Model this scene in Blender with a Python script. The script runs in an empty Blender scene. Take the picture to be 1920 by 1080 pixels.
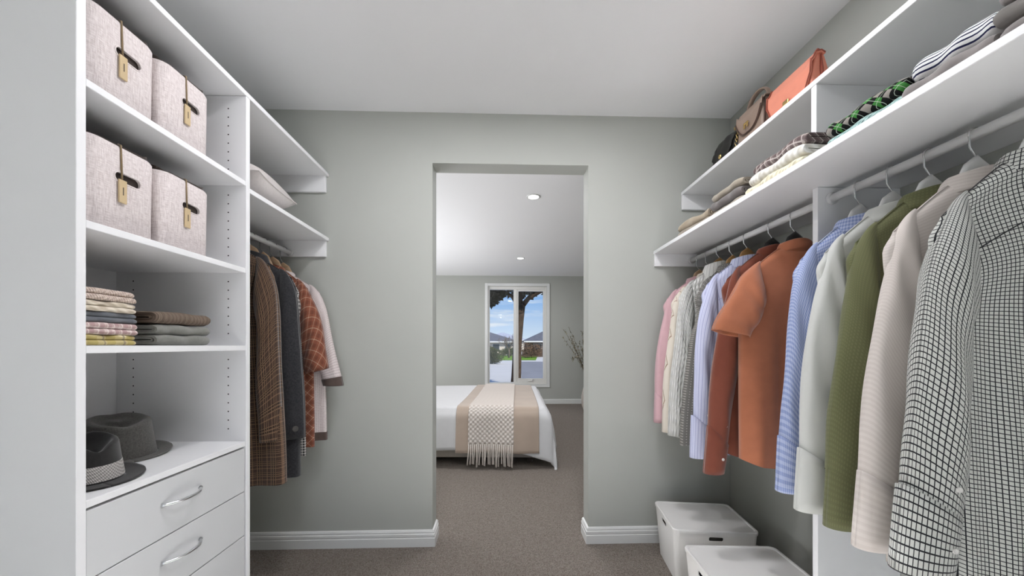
import bpy, bmesh, math, random
from mathutils import Vector, Matrix
random.seed(7)
PI = math.pi
S = bpy.context.scene
COL = S.collection

# ------------------------------------------------------------------ camera
F_PX, TH = 680.0, math.atan(22 / 680)
cam_d = bpy.data.cameras.new('camera'); cam = bpy.data.objects.new('camera', cam_d); COL.objects.link(cam)
cam_d.sensor_width = 36; cam_d.lens = F_PX / 1920 * 36; cam_d.shift_y = 108 / 1920
cam_d.clip_start = .02; cam_d.clip_end = 500
cam.location = (0, 0, 1.1075); cam.rotation_euler = (PI / 2, 0, -TH)
S.camera = cam

# ------------------------------------------------------------------ view
vs = S.view_settings
vs.view_transform = 'Standard'; vs.look = 'None'; vs.gamma = 1; vs.use_curve_mapping = False
vs.exposure = 0.0

# ------------------------------------------------------------------ world sky
W = bpy.data.worlds.new('sky'); S.world = W; W.use_nodes = True
nt = W.node_tree; nt.nodes.clear()
N = nt.nodes.new; L = nt.links.new
wo = N('ShaderNodeOutputWorld'); bg = N('ShaderNodeBackground'); tc = N('ShaderNodeTexCoord')
sp = N('ShaderNodeSeparateXYZ'); L(tc.outputs['Generated'], sp.inputs[0])
rp = N('ShaderNodeValToRGB'); L(sp.outputs['Z'], rp.inputs[0])
cr = rp.color_ramp; cr.elements[0].position = 0.0; cr.elements[0].color = (.75, .86, .98, 1)
cr.elements[1].position = .45; cr.elements[1].color = (.06, .22, .68, 1)
e = cr.elements.new(.16); e.color = (.17, .43, .88, 1)
mp = N('ShaderNodeMapping'); mp.inputs['Scale'].default_value = (3, 3, 22); L(tc.outputs['Generated'], mp.inputs[0])
nz = N('ShaderNodeTexNoise'); nz.inputs['Scale'].default_value = 2.2; nz.inputs['Detail'].default_value = 6; L(mp.outputs[0], nz.inputs['Vector'])
cl = N('ShaderNodeMapRange'); cl.inputs['From Min'].default_value = .54; cl.inputs['From Max'].default_value = .75; L(nz.outputs['Fac'], cl.inputs['Value'])
mx = N('ShaderNodeMix'); mx.data_type = 'RGBA'; L(cl.outputs[0], mx.inputs['Factor']); L(rp.outputs[0], mx.inputs['A']); mx.inputs['B'].default_value = (.85, .9, .97, 1)
L(mx.outputs['Result'], bg.inputs['Color']); bg.inputs['Strength'].default_value = 1.0; L(bg.outputs[0], wo.inputs[0])


def light(name, typ, loc, rot, energy, color=(1, 1, 1), **kw):
    d = bpy.data.lights.new(name, typ); d.energy = energy; d.color = color
    for k, v in kw.items(): setattr(d, k, v)
    o = bpy.data.objects.new(name, d); COL.objects.link(o); o.location = loc; o.rotation_euler = rot
    return o


light('sun', 'SUN', (0, 0, 30), (math.radians(38), math.radians(35), 0), 4.4, (1, .95, .87), angle=.01)
# added soft fill lights: one behind the viewer, one at the bedroom's left wall
light('rear_window_daylight', 'AREA', (0, -4.9, 1.2), (PI / 2 + .2, 0, 0), 6, (.985, .99, 1.03), shape='RECTANGLE', size=2.3, size_y=2.1)
light('bedroom_side_daylight', 'AREA', (-2.85, 4.3, 1.05), (0, -PI / 2 - .55, 0), 150, (.98, .99, 1.03), shape='RECTANGLE', size=1.6, size_y=2.6)


# ------------------------------------------------------------------ materials
def sr(r, g, b):
    f = lambda c: (c / 255 / 12.92) if c / 255 <= .04045 else ((c / 255 + .055) / 1.055) ** 2.4
    return (f(r), f(g), f(b), 1)


class NT:
    """small helper round a material's node tree"""
    def __init__(self, name, rough=.6, spec=.4):
        self.m = bpy.data.materials.new(name); self.m.use_nodes = True
        self.t = self.m.node_tree; self.b = self.t.nodes['Principled BSDF']
        self.b.inputs['Roughness'].default_value = rough
        self.b.inputs['Specular IOR Level'].default_value = spec

    def n(self, typ, **kw):
        x = self.t.nodes.new(typ)
        for k, v in kw.items(): setattr(x, k, v)
        return x

    def l(self, a, b): self.t.links.new(a, b)

    def val(self, sock, v):
        if isinstance(v, bpy.types.NodeSocket): self.l(v, sock)
        else: sock.default_value = v

    def math(self, op, a, b=0.0, c=None):
        x = self.n('ShaderNodeMath', operation=op); self.val(x.inputs[0], a); self.val(x.inputs[1], b)
        if c is not None: self.val(x.inputs[2], c)
        return x.outputs[0]

    def mix(self, fac, a, b):
        x = self.n('ShaderNodeMix', data_type='RGBA'); self.val(x.inputs['Factor'], fac)
        self.val(x.inputs['A'], a); self.val(x.inputs['B'], b)
        return x.outputs['Result']

    def uv(self, rot=0):
        u = self.n('ShaderNodeUVMap', uv_map='UVMap').outputs[0]
        if rot:
            m = self.n('ShaderNodeMapping'); m.inputs['Rotation'].default_value = (0, 0, rot); self.l(u, m.inputs[0]); u = m.outputs[0]
        s = self.n('ShaderNodeSeparateXYZ'); self.l(u, s.inputs[0])
        return s.outputs[0], s.outputs[1], u

    def obj(self): return self.n('ShaderNodeTexCoord').outputs['Object']

    def noise(self, scale, vec=None, detail=3, rough=.5):
        x = self.n('ShaderNodeTexNoise'); x.inputs['Scale'].default_value = scale
        x.inputs['Detail'].default_value = detail; x.inputs['Roughness'].default_value = rough
        self.l(vec if vec is not None else self.obj(), x.inputs['Vector'])
        return x.outputs['Fac']

    def line(self, c, period, duty, phase=0.0):
        f = self.math('FRACT', self.math('MULTIPLY_ADD', c, 1 / period, phase))
        return self.math('LESS_THAN', f, duty)

    def ramp(self, v, lo, hi):
        x = self.n('ShaderNodeMapRange'); self.l(v, x.inputs['Value'])
        x.inputs['From Min'].default_value = lo; x.inputs['From Max'].default_value = hi
        return x.outputs[0]

    def bump(self, h, strength=.2, dist=.002):
        x = self.n('ShaderNodeBump'); x.inputs['Strength'].default_value = strength; x.inputs['Distance'].default_value = dist
        self.l(h, x.inputs['Height']); self.l(x.outputs[0], self.b.inputs['Normal'])

    def color(self, c):
        self.val(self.b.inputs['Base Color'], c)
        return self.m


def plain(name, c, rough=.5, spec=.4, metal=0, vary=.04, scale=8):
    k = NT(name, rough, spec); k.b.inputs['Metallic'].default_value = metal
    d = tuple(x * (1 - vary) for x in c[:3]) + (1,)
    return k.color(k.mix(k.ramp(k.noise(scale), .3, .7), c, d))


def fabric(name, c, vary=.12, scale=60, bump=.25, weave=900, fuzz=.3):
    k = NT(name, .85, .15); k.b.inputs['Sheen Weight'].default_value = fuzz; k.b.inputs['Sheen Roughness'].default_value = .5
    d = tuple(x * (1 - vary) for x in c[:3]) + (1,)
    k.bump(k.noise(weave, detail=2), bump, .001)
    return k.color(k.mix(k.ramp(k.noise(scale, detail=4), .3, .7), c, d))


M = {}
M['wall'] = plain('wall_paint', sr(181, 183, 177), .75, .25, vary=.015, scale=3)
M['ceil'] = plain('ceiling_paint', sr(243, 243, 244), .85, .15, vary=.01, scale=2)
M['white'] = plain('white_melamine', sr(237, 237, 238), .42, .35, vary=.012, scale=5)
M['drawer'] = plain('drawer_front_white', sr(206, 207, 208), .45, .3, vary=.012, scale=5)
M['trim'] = plain('white_gloss_trim', sr(226, 227, 225), .32, .45, vary=.01)
M['frame'] = plain('window_frame_white', sr(228, 227, 222), .35, .45, vary=.02)
M['rail'] = plain('white_rail', sr(228, 228, 228), .3, .5, vary=.01)
M['chrome'] = plain('brushed_chrome', (.72, .73, .74, 1), .22, .5, 1, .05)
M['steel'] = plain('hook_steel', (.6, .6, .61, 1), .25, .5, 1, .05)
M['gold'] = plain('gold_metal', (.72, .52, .22, 1), .28, .5, 1, .08)
M['tile'] = plain('pale_floor_tile', sr(228, 226, 222), .35, .4, vary=.03, scale=2)  # for the floor patch added to reflect light upward
M['hole'] = plain('dark_hole', (.03, .03, .03, 1), .9, .1)
M['boxplastic'] = plain('white_box_plastic', sr(240, 238, 235), .38, .4, vary=.015)
M['slot'] = plain('box_interior', sr(120, 116, 110), .7, .2)
M['black_plastic'] = plain('black_hanger', (.025, .025, .025, 1), .4, .4)
M['white_plastic'] = plain('white_hanger', sr(222, 222, 221), .4, .4)
M['button'] = plain('pearl_button', sr(225, 222, 218), .25, .5)
M['dkbutton'] = plain('dark_button', sr(70, 66, 62), .35, .5)
M['lamp'] = NT('lamp_glow').m
_b = M['lamp'].node_tree.nodes['Principled BSDF']; _b.inputs['Emission Color'].default_value = (1, .98, .95, 1); _b.inputs['Emission Strength'].default_value = 9

k = NT('carpet', .95, .1)
v = k.n('ShaderNodeTexVoronoi'); v.inputs['Scale'].default_value = 190; k.l(k.obj(), v.inputs['Vector'])
n1 = k.noise(70, detail=5, rough=.7); n2 = k.noise(2.2, detail=3)
c1 = k.mix(k.ramp(n1, .3, .7), sr(160, 150, 141), sr(204, 194, 184))
c2 = k.mix(k.ramp(v.outputs['Distance'], .1, .8), c1, sr(140, 130, 121))
hh = k.math('ADD', v.outputs['Distance'], k.math('MULTIPLY', n1, 1.3))
k.bump(hh, .9, .012)
M['carpet'] = k.color(k.mix(k.math('MULTIPLY', k.ramp(n2, .35, .65), .15), c2, sr(152, 141, 132)))

k = NT('wood_hanger', .45, .4)
mp = k.n('ShaderNodeMapping'); mp.inputs['Scale'].default_value = (6, 40, 60); k.l(k.obj(), mp.inputs[0])
M['wood'] = k.color(k.mix(k.ramp(k.noise(3, mp.outputs[0]), .3, .7), sr(190, 148, 96), sr(158, 114, 66)))
k = NT('pale_wood_hanger', .45, .4)
mp = k.n('ShaderNodeMapping'); mp.inputs['Scale'].default_value = (6, 40, 60); k.l(k.obj(), mp.inputs[0])
M['palewood'] = k.color(k.mix(k.ramp(k.noise(3, mp.outputs[0]), .3, .7), sr(205, 178, 148), sr(184, 152, 120)))

# linen of the storage bins
k = NT('linen', .9, .1)
ob = k.obj()
ma = k.n('ShaderNodeMapping'); ma.inputs['Scale'].default_value = (60, 60, 700); k.l(ob, ma.inputs[0])
mb = k.n('ShaderNodeMapping'); mb.inputs['Scale'].default_value = (600, 600, 50); k.l(ob, mb.inputs[0])
th = k.math('ADD', k.noise(1, ma.outputs[0]), k.noise(1, mb.outputs[0]))
k.bump(th, .35, .0015)
M['linen'] = k.color(k.mix(k.ramp(th, .75, 1.25), sr(196, 184, 182), sr(232, 224, 222)))
M['lining'] = fabric('dark_lining', sr(62, 52, 46))
M['cord'] = fabric('tan_cord', sr(140, 120, 92))
M['tag'] = plain('kraft_tag', sr(200, 178, 142), .7, .2, vary=.08)
M['taghole'] = M['lining']

# garments -------------------------------------------------------------
def grid_mat(name, base, line, pu, pv, du, dv, soft=1.0, rot=0, fuzz=.1):
    k = NT(name, .8, .15); k.b.inputs['Sheen Weight'].default_value = fuzz
    u, v, uv = k.uv(rot)
    f = k.math('MAXIMUM', k.line(u, pu, du) if pu else 0.0, k.line(v, pv, dv) if pv else 0.0)
    k.bump(k.noise(500, uv, 2), .15, .0006)
    return k.color(k.mix(k.math('MULTIPLY', f, soft), base, line))


M['check'] = grid_mat('black_white_check', sr(190, 191, 186), sr(36, 36, 40), .0085, .0085, .2, .2)
M['beige'] = grid_mat('beige_stripe', sr(206, 198, 192), sr(190, 180, 174), 0, .0075, 0, .5, .4)
M['olive'] = grid_mat('olive_grid', sr(108, 110, 78), sr(88, 90, 62), .007, .007, .5, .5, .5)
M['paleshirt'] = fabric('pale_grey_cotton', sr(198, 199, 195), .03, 20, .1)
k = NT('blue_check', .8, .15); u, v, uv = k.uv()
a = k.line(u, .0075, .5); b_ = k.line(v, .0105, .5)
M['bluecheck'] = k.color(k.mix(k.math('MULTIPLY', k.math('ADD', a, b_), .5), sr(126, 141, 188), sr(182, 191, 216)))
M['terra'] = fabric('terracotta_cotton', sr(174, 108, 78), .08, 30, .12)
M['rust'] = fabric('rust_cotton', sr(122, 66, 50), .08, 30, .12)
k = NT('lilac_stripe', .8, .15); u, v, uv = k.uv()
a = k.line(u, .016, .28); b_ = k.line(u, .016, .1, .45)
M['lilac'] = k.color(k.mix(k.math('MAXIMUM', a, k.math('MULTIPLY', b_, .6)), sr(206, 209, 232), sr(168, 174, 208)))
k = NT('grey_dots', .85, .15); u, v, uv = k.uv()
fu = k.math('SUBTRACT', k.math('FRACT', k.math('MULTIPLY', u, 90)), .5); fv = k.math('SUBTRACT', k.math('FRACT', k.math('MULTIPLY', v, 90)), .5)
dd = k.math('LESS_THAN', k.math('ADD', k.math('MULTIPLY', fu, fu), k.math('MULTIPLY', fv, fv)), .03)
M['greydots'] = k.color(k.mix(dd, sr(112, 110, 106), sr(166, 162, 156)))
k = NT('white_cable_knit', .9, .1); u, v, uv = k.uv()
w1 = k.math('SINE', k.math('MULTIPLY', u, 170)); w2 = k.math('SINE', k.math('MULTIPLY_ADD', v, 210, k.math('MULTIPLY', k.math('ABSOLUTE', w1), 3)))
hh = k.math('MULTIPLY', k.math('ABSOLUTE', w1), k.math('MULTIPLY_ADD', w2, .4, .7)); k.bump(hh, .8, .006)
M['cable'] = k.color(k.mix(k.math('MULTIPLY', hh, .8), sr(198, 197, 192), sr(226, 226, 223)))
k = NT('cream_zigzag', .9, .1); u, v, uv = k.uv()
tri = k.math('ABSOLUTE', k.math('SUBTRACT', k.math('FRACT', k.math('MULTIPLY', v, 9)), .5))
zz = k.math('LESS_THAN', k.math('ABSOLUTE', k.math('SUBTRACT', k.math('FRACT', k.math('MULTIPLY_ADD', u, 9, tri)), .5)), .035)
M['cream'] = k.color(k.mix(zz, sr(222, 213, 200), sr(158, 134, 116)))
M['pink'] = fabric('pink_cotton', sr(214, 176, 182), .05, 30, .1)
M['whitestripe'] = grid_mat('white_pinstripe', sr(222, 221, 217), sr(184, 182, 178), .014, 0, .15, 0)

def plaid(name, base, dark, lightc, p, rot=0, fine=True):
    k = NT(name, .9, .1); k.b.inputs['Sheen Weight'].default_value = .25
    u, v, uv = k.uv(rot)
    c = base
    bu, bv = k.line(u, p, .38), k.line(v, p, .38)
    c = k.mix(k.math('MULTIPLY', k.math('ADD', bu, bv), .42), c, dark)
    if fine:
        fu, fv = k.math('MULTIPLY', k.line(u, p / 6, .4), bu), k.math('MULTIPLY', k.line(v, p / 6, .4), bv)
        c = k.mix(k.math('MULTIPLY', k.math('MAXIMUM', fu, fv), .55), c, lightc)
    lu, lv = k.line(u, p, .07, .3), k.line(v, p, .07, .3)
    c = k.mix(k.math('MULTIPLY', k.math('ADD', lu, lv), .45), c, lightc)
    nn = k.noise(420, uv, 3); k.bump(nn, .35, .001)
    return k.color(k.mix(k.math('MULTIPLY', k.ramp(nn, .35, .65), .35), c, dark))


M['brownplaid'] = plaid('brown_plaid_wool', sr(68, 52, 43), sr(17, 14, 13), sr(146, 116, 90), .045)
M['charcoal'] = fabric('charcoal_tweed', sr(54, 54, 57), .55, 160, .5, 500, .25)
M['redplaid'] = plaid('red_diagonal_plaid', sr(138, 84, 64), sr(104, 60, 46), sr(206, 186, 160), .034, PI / 4, False)
k = NT('pale_tweed', .9, .1); u, v, uv = k.uv()
f = k.math('ADD', k.math('MULTIPLY', k.line(u, .008, .35), .5), k.math('MULTIPLY', k.line(v, .008, .35), .5))
nn = k.noise(300, uv, 3); k.bump(nn, .5, .001)
M['tweed'] = k.color(k.mix(k.math('MULTIPLY', k.math('MULTIPLY', f, k.ramp(nn, .3, .6)), .8), sr(218, 208, 206), sr(140, 120, 118)))
M['browntrim'] = fabric('brown_trim', sr(88, 74, 68))
k = NT('houndstooth', .9, .1); u, v, uv = k.uv()
M['hounds'] = k.color(k.mix(k.math('MULTIPLY', k.math('ADD', k.line(u, .012, .5), k.line(v, .012, .5)), .5), sr(196, 192, 188), sr(36, 36, 38)))

# folded things, hats, bags
def knit(name, a, b, su=260, sv=200, bump=.6):
    k = NT(name, .9, .1); ob = k.obj(); s = k.n('ShaderNodeSeparateXYZ'); k.l(ob, s.inputs[0])
    w = k.math('MULTIPLY', k.math('SINE', k.math('MULTIPLY', s.outputs[1], su)), k.math('SINE', k.math('MULTIPLY_ADD', k.math('ADD', s.outputs[2], s.outputs[0]), sv, k.math('MULTIPLY', s.outputs[1], su * .5))))
    k.bump(w, bump, .003)
    return k.color(k.mix(k.ramp(w, -.6, .6), a, b))


def plaid3(name, base, c1, c2, p):
    """checked cloth in object space for folded stacks"""
    k = NT(name, .9, .1); ob = k.obj(); s = k.n('ShaderNodeSeparateXYZ'); k.l(ob, s.inputs[0])
    zx = k.math('ADD', s.outputs[0], s.outputs[2])
    c = k.mix(k.math('MULTIPLY', k.line(s.outputs[1], p, .45), .6), base, c1)
    c = k.mix(k.math('MULTIPLY', k.line(zx, p, .45), .6), c, c1)
    c = k.mix(k.math('MULTIPLY', k.math('MAXIMUM', k.line(s.outputs[1], p, .1, .2), k.line(zx, p, .1, .2)), .8), c, c2)
    return k.color(c)


M['f_pinkknit'] = knit('pink_boucle', sr(192, 172, 160), sr(222, 206, 194), 700, 500)
M['f_cream'] = knit('cream_twill', sr(196, 184, 164), sr(228, 218, 202), 140, 300)
M['f_slate'] = fabric('slate_cotton', sr(104, 108, 114), .2, 80)
M['f_pinkcheck'] = plaid3('rose_check', sr(222, 204, 200), sr(172, 140, 138), sr(235, 225, 220), .019)
M['f_yellow'] = plaid3('yellow_check', sr(226, 214, 178), sr(176, 160, 92), sr(150, 138, 120), .045)
M['f_brown'] = knit('brown_rib', sr(104, 90, 80), sr(126, 112, 100), 900, 20, .4)
M['f_grey'] = fabric('grey_felt', sr(134, 134, 128), .12, 120)
M['f_taupe'] = fabric('taupe_cotton', sr(156, 146, 132), .1, 60)
M['f_dkgrey'] = fabric('dark_grey_cotton', sr(112, 106, 104), .1, 60)
M['f_sand'] = fabric('sand_cotton', sr(168, 154, 134), .12, 60)
M['f_greyplaid'] = plaid3('grey_brown_plaid', sr(142, 130, 128), sr(84, 70, 70), sr(205, 196, 190), .024)
M['f_creamknit'] = knit('ivory_cable', sr(214, 210, 200), sr(240, 238, 232), 220, 160, .9)
M['f_butter'] = knit('butter_knit', sr(216, 208, 180), sr(238, 232, 208), 260, 200, .8)
M['f_mint'] = knit('mint_knit', sr(140, 170, 166), sr(186, 212, 208), 420, 420, .8)
M['f_warmgrey'] = fabric('warm_grey_wool', sr(140, 134, 132), .1, 80)
M['f_cardigan'] = fabric('grey_cardigan_wool', sr(116, 112, 108), .1, 80)
k = NT('argyle', .9, .1); ob = k.obj(); s = k.n('ShaderNodeSeparateXYZ'); k.l(ob, s.inputs[0])
zx = k.math('ADD', k.math('MULTIPLY', s.outputs[2], 2.0), s.outputs[0])
d1 = k.math('ADD', s.outputs[1], k.math('MULTIPLY', zx, .7)); d2 = k.math('SUBTRACT', s.outputs[1], k.math('MULTIPLY', zx, .7))
p1, p2 = k.line(d1, .05, .5), k.line(d2, .05, .5)
c = k.mix(k.math('ABSOLUTE', k.math('SUBTRACT', p1, p2)), k.mix(p1, sr(70, 132, 66), sr(146, 140, 134)), sr(30, 30, 30))
ln = k.math('MAXIMUM', k.line(d1, .05, .03, .25), k.line(d2, .05, .03, .25))
M['f_argyle'] = k.color(k.mix(ln, c, sr(180, 190, 175)))
k = NT('navy_stripe', .85, .1); ob = k.obj(); s = k.n('ShaderNodeSeparateXYZ'); k.l(ob, s.inputs[0])
M['f_navy'] = k.color(k.mix(k.line(k.math('ADD', s.outputs[2], k.math('MULTIPLY', s.outputs[0], .4)), .0085, .32), sr(226, 226, 226), sr(40, 42, 74)))
M['felt_grey'] = fabric('grey_hat_felt', sr(110, 108, 104), .4, 240, .5, 600)
M['felt_black'] = fabric('black_hat_felt', sr(44, 43, 42), .2, 100, .3)
M['hatband'] = knit('silver_band', sr(150, 146, 142), sr(206, 202, 198), 900, 900, .3)
M['coral'] = plain('coral_leather', sr(222, 140, 116), .42, .4, vary=.06, scale=30)
M['coraldark'] = plain('coral_edge', sr(150, 76, 60), .5, .3)
M['taupe'] = plain('taupe_leather', sr(146, 126, 112), .45, .4, vary=.06, scale=30)
M['taupedark'] = plain('taupe_edge', sr(84, 66, 58), .5, .3)
M['blackleather'] = plain('black_leather', sr(34, 33, 31), .42, .4, vary=.2, scale=40)
M['cushion'] = fabric('oatmeal_linen_cushion', sr(210, 203, 200), .08, 90, .4, 500)
M['whitecloth'] = fabric('white_cotton', sr(226, 226, 227), .03, 20, .1, 400)
M['bedbase'] = fabric('bed_base_fabric', sr(200, 192, 182), .06, 40)
M['blanket'] = fabric('beige_velvet', sr(192, 174, 158), .1, 6, .1, 300, .5)
k = NT('woven_throw', .95, .1); u, v, uv = k.uv()
w = k.math('MULTIPLY', k.math('SINE', k.math('MULTIPLY', u, 150)), k.math('SINE', k.math('MULTIPLY', v, 150)))
k.bump(w, .8, .006)
M['throw'] = k.color(k.mix(k.ramp(w, -.9, .9), sr(206, 194, 184), sr(234, 227, 220)))
M['fringe'] = fabric('fringe_yarn', sr(226, 217, 208), .1, 60)

# outdoors
M['asphalt'] = plain('asphalt', sr(150, 148, 148), .9, .1, vary=.15, scale=.8)
M['concrete'] = plain('pale_concrete', sr(214, 209, 200), .9, .1, vary=.08, scale=.6)
M['lawn'] = plain('lawn', sr(122, 160, 52), .95, .1, vary=.3, scale=3)
M['bark'] = plain('bark', sr(92, 76, 62), .95, .1, vary=.5, scale=9)
M['leaf'] = plain('gum_leaf', sr(58, 56, 34), .6, .3, vary=.5, scale=6)
M['shrub'] = plain('shrub_leaf', sr(84, 88, 50), .7, .2, vary=.5, scale=5)
M['redshrub'] = plain('brown_shrub_leaf', sr(120, 96, 74), .7, .2, vary=.5, scale=5)
M['twigs'] = plain('grey_twig', sr(126, 112, 98), .9, .1, vary=.3)
M['rooftile'] = plain('grey_roof_tile', sr(112, 112, 118), .75, .2, vary=.25, scale=2)
M['rooflight'] = plain('pale_metal_roof', sr(186, 188, 196), .45, .4, vary=.1)
M['render'] = plain('cream_render', sr(206, 196, 180), .9, .1, vary=.06)
M['brick'] = plain('brown_brick', sr(128, 104, 90), .9, .1, vary=.2, scale=4)
M['darkglass'] = plain('house_glass', (.04, .05, .06, 1), .1, .5)
M['fence'] = plain('timber_fence', sr(96, 80, 68), .9, .1, vary=.3)
M['dryleaf'] = plain('dried_leaf', sr(128, 122, 92), .8, .2, vary=.3, scale=10)
M['dryleafpale'] = plain('dried_pod', sr(196, 186, 162), .8, .2, vary=.2, scale=10)
M['ceramic'] = plain('stone_vase', sr(190, 182, 172), .6, .3)
k = NT('window_glass')
tr = k.n('ShaderNodeBsdfTransparent'); tr.inputs['Color'].default_value = (.96, .97, .97, 1)
gl = k.n('ShaderNodeBsdfGlossy'); gl.inputs['Roughness'].default_value = .02
ms = k.n('ShaderNodeMixShader'); ms.inputs[0].default_value = .03; k.l(tr.outputs[0], ms.inputs[1]); k.l(gl.outputs[0], ms.inputs[2])
k.l(ms.outputs[0], k.t.nodes['Material Output'].inputs[0]); M['glass'] = k.m


# ------------------------------------------------------------------ mesh helpers
def link(name, me, mat, parent=None, loc=None, rz=None, smooth=False):
    o = bpy.data.objects.new(name, me); COL.objects.link(o)
    if mat is not None and not me.materials: me.materials.append(M[mat] if isinstance(mat, str) else mat)
    if parent is not None: o.parent = parent
    if loc is not None: o.location = loc
    if rz is not None: o.rotation_euler = (0, 0, rz)
    if smooth:
        for p in me.polygons: p.use_smooth = True
    return o


def from_data(name, vs_, fs, mat, parent=None, smooth=False, uvs=None, **kw):
    me = bpy.data.meshes.new(name); me.from_pydata(vs_, [], fs); me.update()
    if uvs:
        lay = me.uv_layers.new(name='UVMap')
        for lp in me.loops: lay.data[lp.index].uv = uvs[lp.vertex_index]
    return link(name, me, mat, parent, smooth=smooth, **kw)


def bm_obj(name, bm, mat, parent=None, smooth=False, **kw):
    me = bpy.data.meshes.new(name); bm.to_mesh(me); bm.free()
    return link(name, me, mat, parent, smooth=smooth, **kw)


def box_bm(lo, hi, bev=0.0, seg=2, bm=None):
    b = bm or bmesh.new()
    t = bmesh.new()
    bmesh.ops.create_cube(t, size=1)
    for v in t.verts:
        v.co = Vector(((lo[i] + hi[i]) / 2 + v.co[i] * (hi[i] - lo[i]) for i in range(3)))
    if bev: bmesh.ops.bevel(t, geom=t.edges[:], offset=bev, segments=seg, profile=.5, affect='EDGES')
    me = bpy.data.meshes.new('tmp'); t.to_mesh(me); t.free(); b.from_mesh(me); bpy.data.meshes.remove(me)
    return b


def box(name, lo, hi, mat, parent=None, bev=.0, seg=2, **kw):
    return bm_obj(name, box_bm(lo, hi, bev, seg), mat, parent, **kw)


def grid(name, ni, nj, f, mat, parent=None, cap=False, **kw):
    """f(i/ni, j/nj) -> (co, uv)"""
    vs_, uv, fs = [], [], []
    for j in range(nj + 1):
        for i in range(ni + 1):
            c, t = f(i / ni, j / nj); vs_.append(c); uv.append(t)
    w = ni + 1
    for j in range(nj):
        for i in range(ni): fs.append((j * w + i, j * w + i + 1, (j + 1) * w + i + 1, (j + 1) * w + i))
    return from_data(name, vs_, fs, mat, parent, True, uv, **kw)


def tube_data(path, rad, n=8, vs_=None, fs=None, flat=1.0, caps=True):
    """tube along points; rad is a number or one per point; flat squeezes the second axis"""
    vs_ = [] if vs_ is None else vs_; fs = [] if fs is None else fs
    P = [Vector(p) for p in path]; base = len(vs_)
    if not isinstance(rad, (list, tuple)): rad = [rad] * len(P)
    up = None
    for i, p in enumerate(P):
        t = (P[min(i + 1, len(P) - 1)] - P[max(i - 1, 0)]).normalized()
        if up is None:
            up = Vector((0, 1, 0)) if abs(t.y) < .8 else Vector((0, 0, 1))
        a = up - t * up.dot(t); a.normalize(); b = t.cross(a); up = a
        for q in range(n):
            an = 2 * PI * q / n
            vs_.append(tuple(p + a * math.cos(an) * rad[i] * flat + b * math.sin(an) * rad[i]))
    for i in range(len(P) - 1):
        for q in range(n):
            A = base + i * n + q; B = base + i * n + (q + 1) % n
            fs.append((A, B, B + n, A + n))
    if caps:
        fs.append(tuple(base + q for q in reversed(range(n)))); fs.append(tuple(base + (len(P) - 1) * n + q for q in range(n)))
    return vs_, fs


def tube(name, path, rad, mat, parent=None, n=8, flat=1.0, **kw):
    v, f = tube_data(path, rad, n, flat=flat)
    return from_data(name, v, f, mat, parent, True, **kw)


def lathe_data(profile, n=32, sx=1.0, sy=1.0, c=(0, 0, 0)):
    vs_, fs = [], []
    for r, z in profile:
        for q in range(n):
            a = 2 * PI * q / n; vs_.append((c[0] + r * sx * math.cos(a), c[1] + r * sy * math.sin(a), c[2] + z))
    for j in range(len(profile) - 1):
        for q in range(n):
            fs.append((j * n + q, j * n + (q + 1) % n, (j + 1) * n + (q + 1) % n, (j + 1) * n + q))
    return vs_, fs


def lathe(name, profile, mat, parent=None, n=32, **kw):
    d = {k_: kw.pop(k_) for k_ in ('sx', 'sy', 'c') if k_ in kw}
    v, f = lathe_data(profile, n, **d)
    return from_data(name, v, f, mat, parent, True, **kw)


def tag(o, label=None, cat=None, group=None, kind=None):
    if label: o['label'] = label
    if cat: o['category'] = cat
    if group: o['group'] = group
    if kind: o['kind'] = kind
    return o


def thing(name, label, cat, loc=(0, 0, 0), rz=0.0, group=None):
    o = bpy.data.objects.new(name, None); COL.objects.link(o); o.empty_display_size = .05
    o.location = loc; o.rotation_euler = (0, 0, rz)
    return tag(o, label, cat, group)


def copy_tree(o, parent=None):
    c = o.copy(); COL.objects.link(c)
    if parent is not None: c.parent = parent
    for ch in [x for x in o.children]: copy_tree(ch, c)
    return c


def boolean(o, cutter):
    for ob_ in (o, cutter):
        b = bmesh.new(); b.from_mesh(ob_.data); bmesh.ops.recalc_face_normals(b, faces=b.faces[:]); b.to_mesh(ob_.data); b.free()
    md = o.modifiers.new('cut', 'BOOLEAN'); md.operation = 'DIFFERENCE'; md.object = cutter; md.solver = 'EXACT'
    dg = bpy.context.evaluated_depsgraph_get()
    me = bpy.data.meshes.new_from_object(o.evaluated_get(dg)); o.modifiers.clear(); o.data = me
    bpy.data.objects.remove(cutter)


def rrect(w, d, r, seg=5):
    """rounded rectangle outline, anticlockwise, centred"""
    out = []
    for cx, cy, a0 in ((w / 2 - r, d / 2 - r, 0), (-w / 2 + r, d / 2 - r, PI / 2), (-w / 2 + r, -d / 2 + r, PI), (w / 2 - r, -d / 2 + r, 1.5 * PI)):
        for s_ in range(seg + 1):
            a = a0 + PI / 2 * s_ / seg; out.append((cx + r * math.cos(a), cy + r * math.sin(a)))
    return out


def loft_data(rings, closed=True, cap0=True, cap1=True):
    n = len(rings[0]); vs_ = [p for r in rings for p in r]; fs = []
    for j in range(len(rings) - 1):
        for q in range(n if closed else n - 1):
            fs.append((j * n + q, j * n + (q + 1) % n, (j + 1) * n + (q + 1) % n, (j + 1) * n + q))
    if cap0: fs.append(tuple(reversed(range(n))))
    if cap1: fs.append(tuple((len(rings) - 1) * n + q for q in range(n)))
    return vs_, fs


def sm(a, b, t):
    t = max(0, min(1, (t - a) / (b - a))); return t * t * (3 - 2 * t)


def lerp(a, b, t): return a + (b - a) * t


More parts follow.
